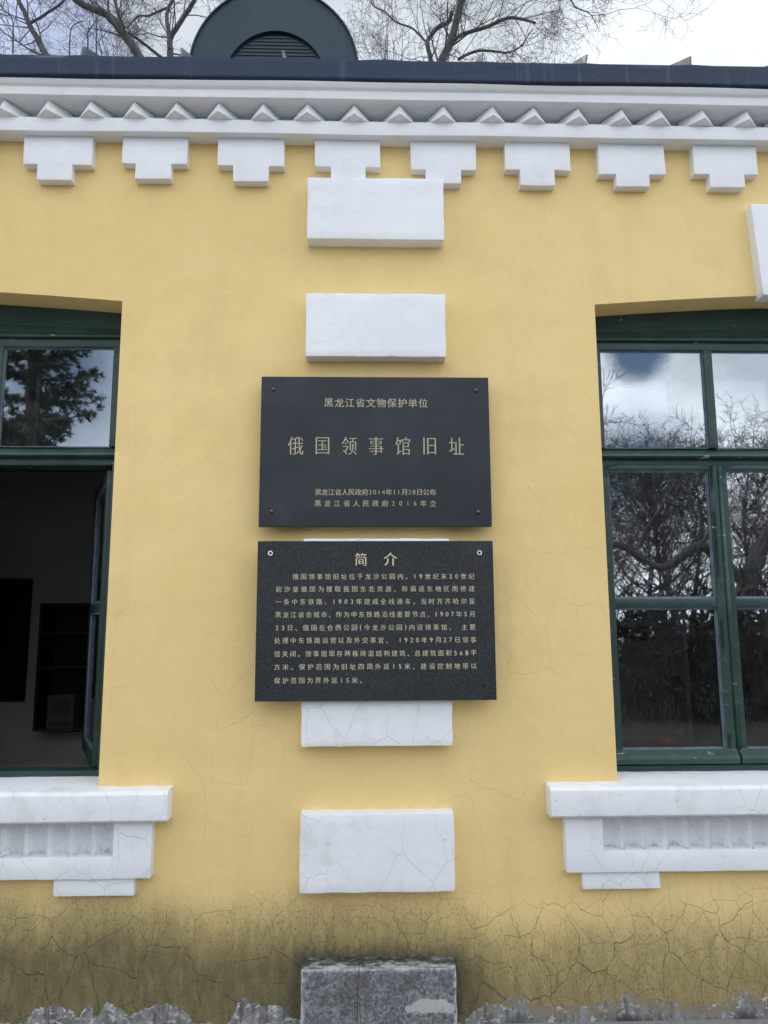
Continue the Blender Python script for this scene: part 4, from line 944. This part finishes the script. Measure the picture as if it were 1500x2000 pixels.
# a nearer tree with a heavy, sinuous limb
rnd.seed(5); tr, tw = MB(), MB()
big = [[(7.5, -12, 0, .24), (7.55, -12, 1.2, .2), (7.75, -12, 2.2, .17), (8.2, -12, 3.1, .14), (8.7, -11.9, 4.0, .09), (9.2, -11.9, 5.0, .04)],
       [(7.75, -12, 2.2, .13), (7.3, -12, 2.65, .11), (6.85, -12, 3.0, .10), (6.45, -12, 2.75, .10), (5.95, -12, 2.55, .09), (5.45, -12, 2.9, .08), (5.0, -12, 3.0, .07), (4.5, -11.9, 2.6, .04)],
       [(5.5, -12, 2.85, .06), (5.8, -12, 3.3, .05), (6.0, -11.9, 3.7, .03), (6.3, -11.9, 4.2, .015)],
       [(6.85, -12, 3.0, .06), (7.2, -11.9, 3.5, .045), (7.3, -11.8, 4.0, .02)]]
for L_ in big:
    P = [Vector(q[:3]) for q in L_]; Rr = [q[3] for q in L_]; Q, S = [], []
    for i in range(len(P)-1):
        p0, p1, p2, p3 = P[max(i-1, 0)], P[i], P[i+1], P[min(i+2, len(P)-1)]
        for j in range(4):
            t = j/4; Q.append(.5*((2*p1)+(p2-p0)*t+(2*p0-5*p1+4*p2-p3)*t*t+(3*p1-p0-3*p2+p3)*t**3)); S.append(Rr[i]*(1-t)+Rr[i+1]*t)
    Q.append(P[-1]); S.append(Rr[-1]); tr.tube(Q, S, 9)
    for _ in range(9):
        i = rnd.randrange(4, len(Q)-1); d = (Q[i+1]-Q[i]).normalized(); side = rv(); side = (side-d*side.dot(d)).normalized(); a = rnd.uniform(.5, 1.2)
        grow(tr, tw, Q[i], (d*math.cos(a)+side*math.sin(a)).normalized(), rnd.uniform(.7, 1.5), max(.01, S[i]*.3), 3, .05, .28, .005, (3, 3, 4))
T = thing('bare_tree', (7.5, -12, 0), 'bare tree with a heavy sinuous limb mirrored in the lower panes of the closed window', 'tree'); tr.build('trunk', 'bark', T, smooth=True, fixn=False); tw.build('twigs', 'twig', T, fixn=False)
# shrubbery across the yard
rnd.seed(9); mb = MB()
for x0 in [i*.16 for i in range(-70, 90)]:
    for _ in range(12):
        x = x0+rnd.uniform(-.1, .1); y = -8.6+rnd.gauss(0, .45); h_ = rnd.uniform(1.5, 2.35)*(1+.18*math.sin(x*.9)); d = Vector((rnd.gauss(0, .18), rnd.gauss(0, .18), 1)); p = Vector((x, y, 0))
        mb.tube([p, p+d*h_*.5+rv()*.1, p+d*h_+rv()*.15], [.016, .011, .004], 3, cap=False)
        for _k in range(7):
            t = rnd.uniform(.15, 1); q = p+d*h_*t; e = (rv()+Vector((0, 0, .4))).normalized(); sd = e.cross(rv()).normalized()*.05; l_ = rnd.uniform(.15, .4)
            mb.add([q-sd, q+sd, q+e*l_], [(0,1,2)])
tag(mb.build('shrubbery', 'shrub', None, fixn=False), 'dense brown leafless shrubbery across the yard', 'shrubs', kind='stuff')
mb = MB(); mb.add([(-60,-60,.004),(60,-60,.004),(60,-4.2,.004),(-60,-4.2,.004)], [(0,1,2,3)]); tag(mb.build('winter_lawn', 'lawn', None, fixn=False), kind='structure')
# pine mirrored in the left-hand window
rnd.seed(21); tr, nd = MB(), MB(); px_, py_ = -7.5, -13.5
tr.tube([(px_, py_, 0), (px_+.1, py_, 4), (px_+.05, py_, 8), (px_+.2, py_, 12)], [.24, .2, .14, .03], 10)
z = 2.6
while z < 11.8:
    for k in range(9):
        a = rnd.uniform(0, 6.28); ln = (1.75*(1-(z-2.6)/11)+.35)*rnd.uniform(.55, 1.2); d = Vector((math.cos(a), math.sin(a), .12)); pts = []
        for i in range(7): t = i/6; pts.append(Vector((px_+.1, py_, z))+d*ln*t+Vector((0, 0, .22*ln*t*t-.1*ln*t))+rv()*.06*t)
        tr.tube(pts, [.04*(1-.85*i/6) for i in range(7)], 5)
        for _ in range(int(ln*18)):
            t = rnd.uniform(.15, 1.02); i = min(5, int(t*6)); c = pts[i].lerp(pts[i+1], min(1, t*6-i))+rv()*rnd.uniform(.0, .34)*min(1, ln/2)
            for _k in range(26):
                dd = (rv()+Vector((0, 0, .5))+d*.5).normalized(); sd = dd.cross(rv()).normalized()*.013; l_ = rnd.uniform(.09, .19); e_ = c+dd*l_
                nd.add([c+dd*.02-sd, c+dd*.02+sd, e_], [(0,1,2)])
    z += rnd.uniform(.32, .55)
T = thing('pine_tree', (px_, py_, 0), 'dark green pine across the yard mirrored in the window above the open casement', 'tree'); tr.build('trunk', 'pinebark', T, smooth=True, fixn=False); nd.build('crown', 'needle', T, fixn=False)

for o in list(COL.objects):
    if '_w' in o: del o['_w']
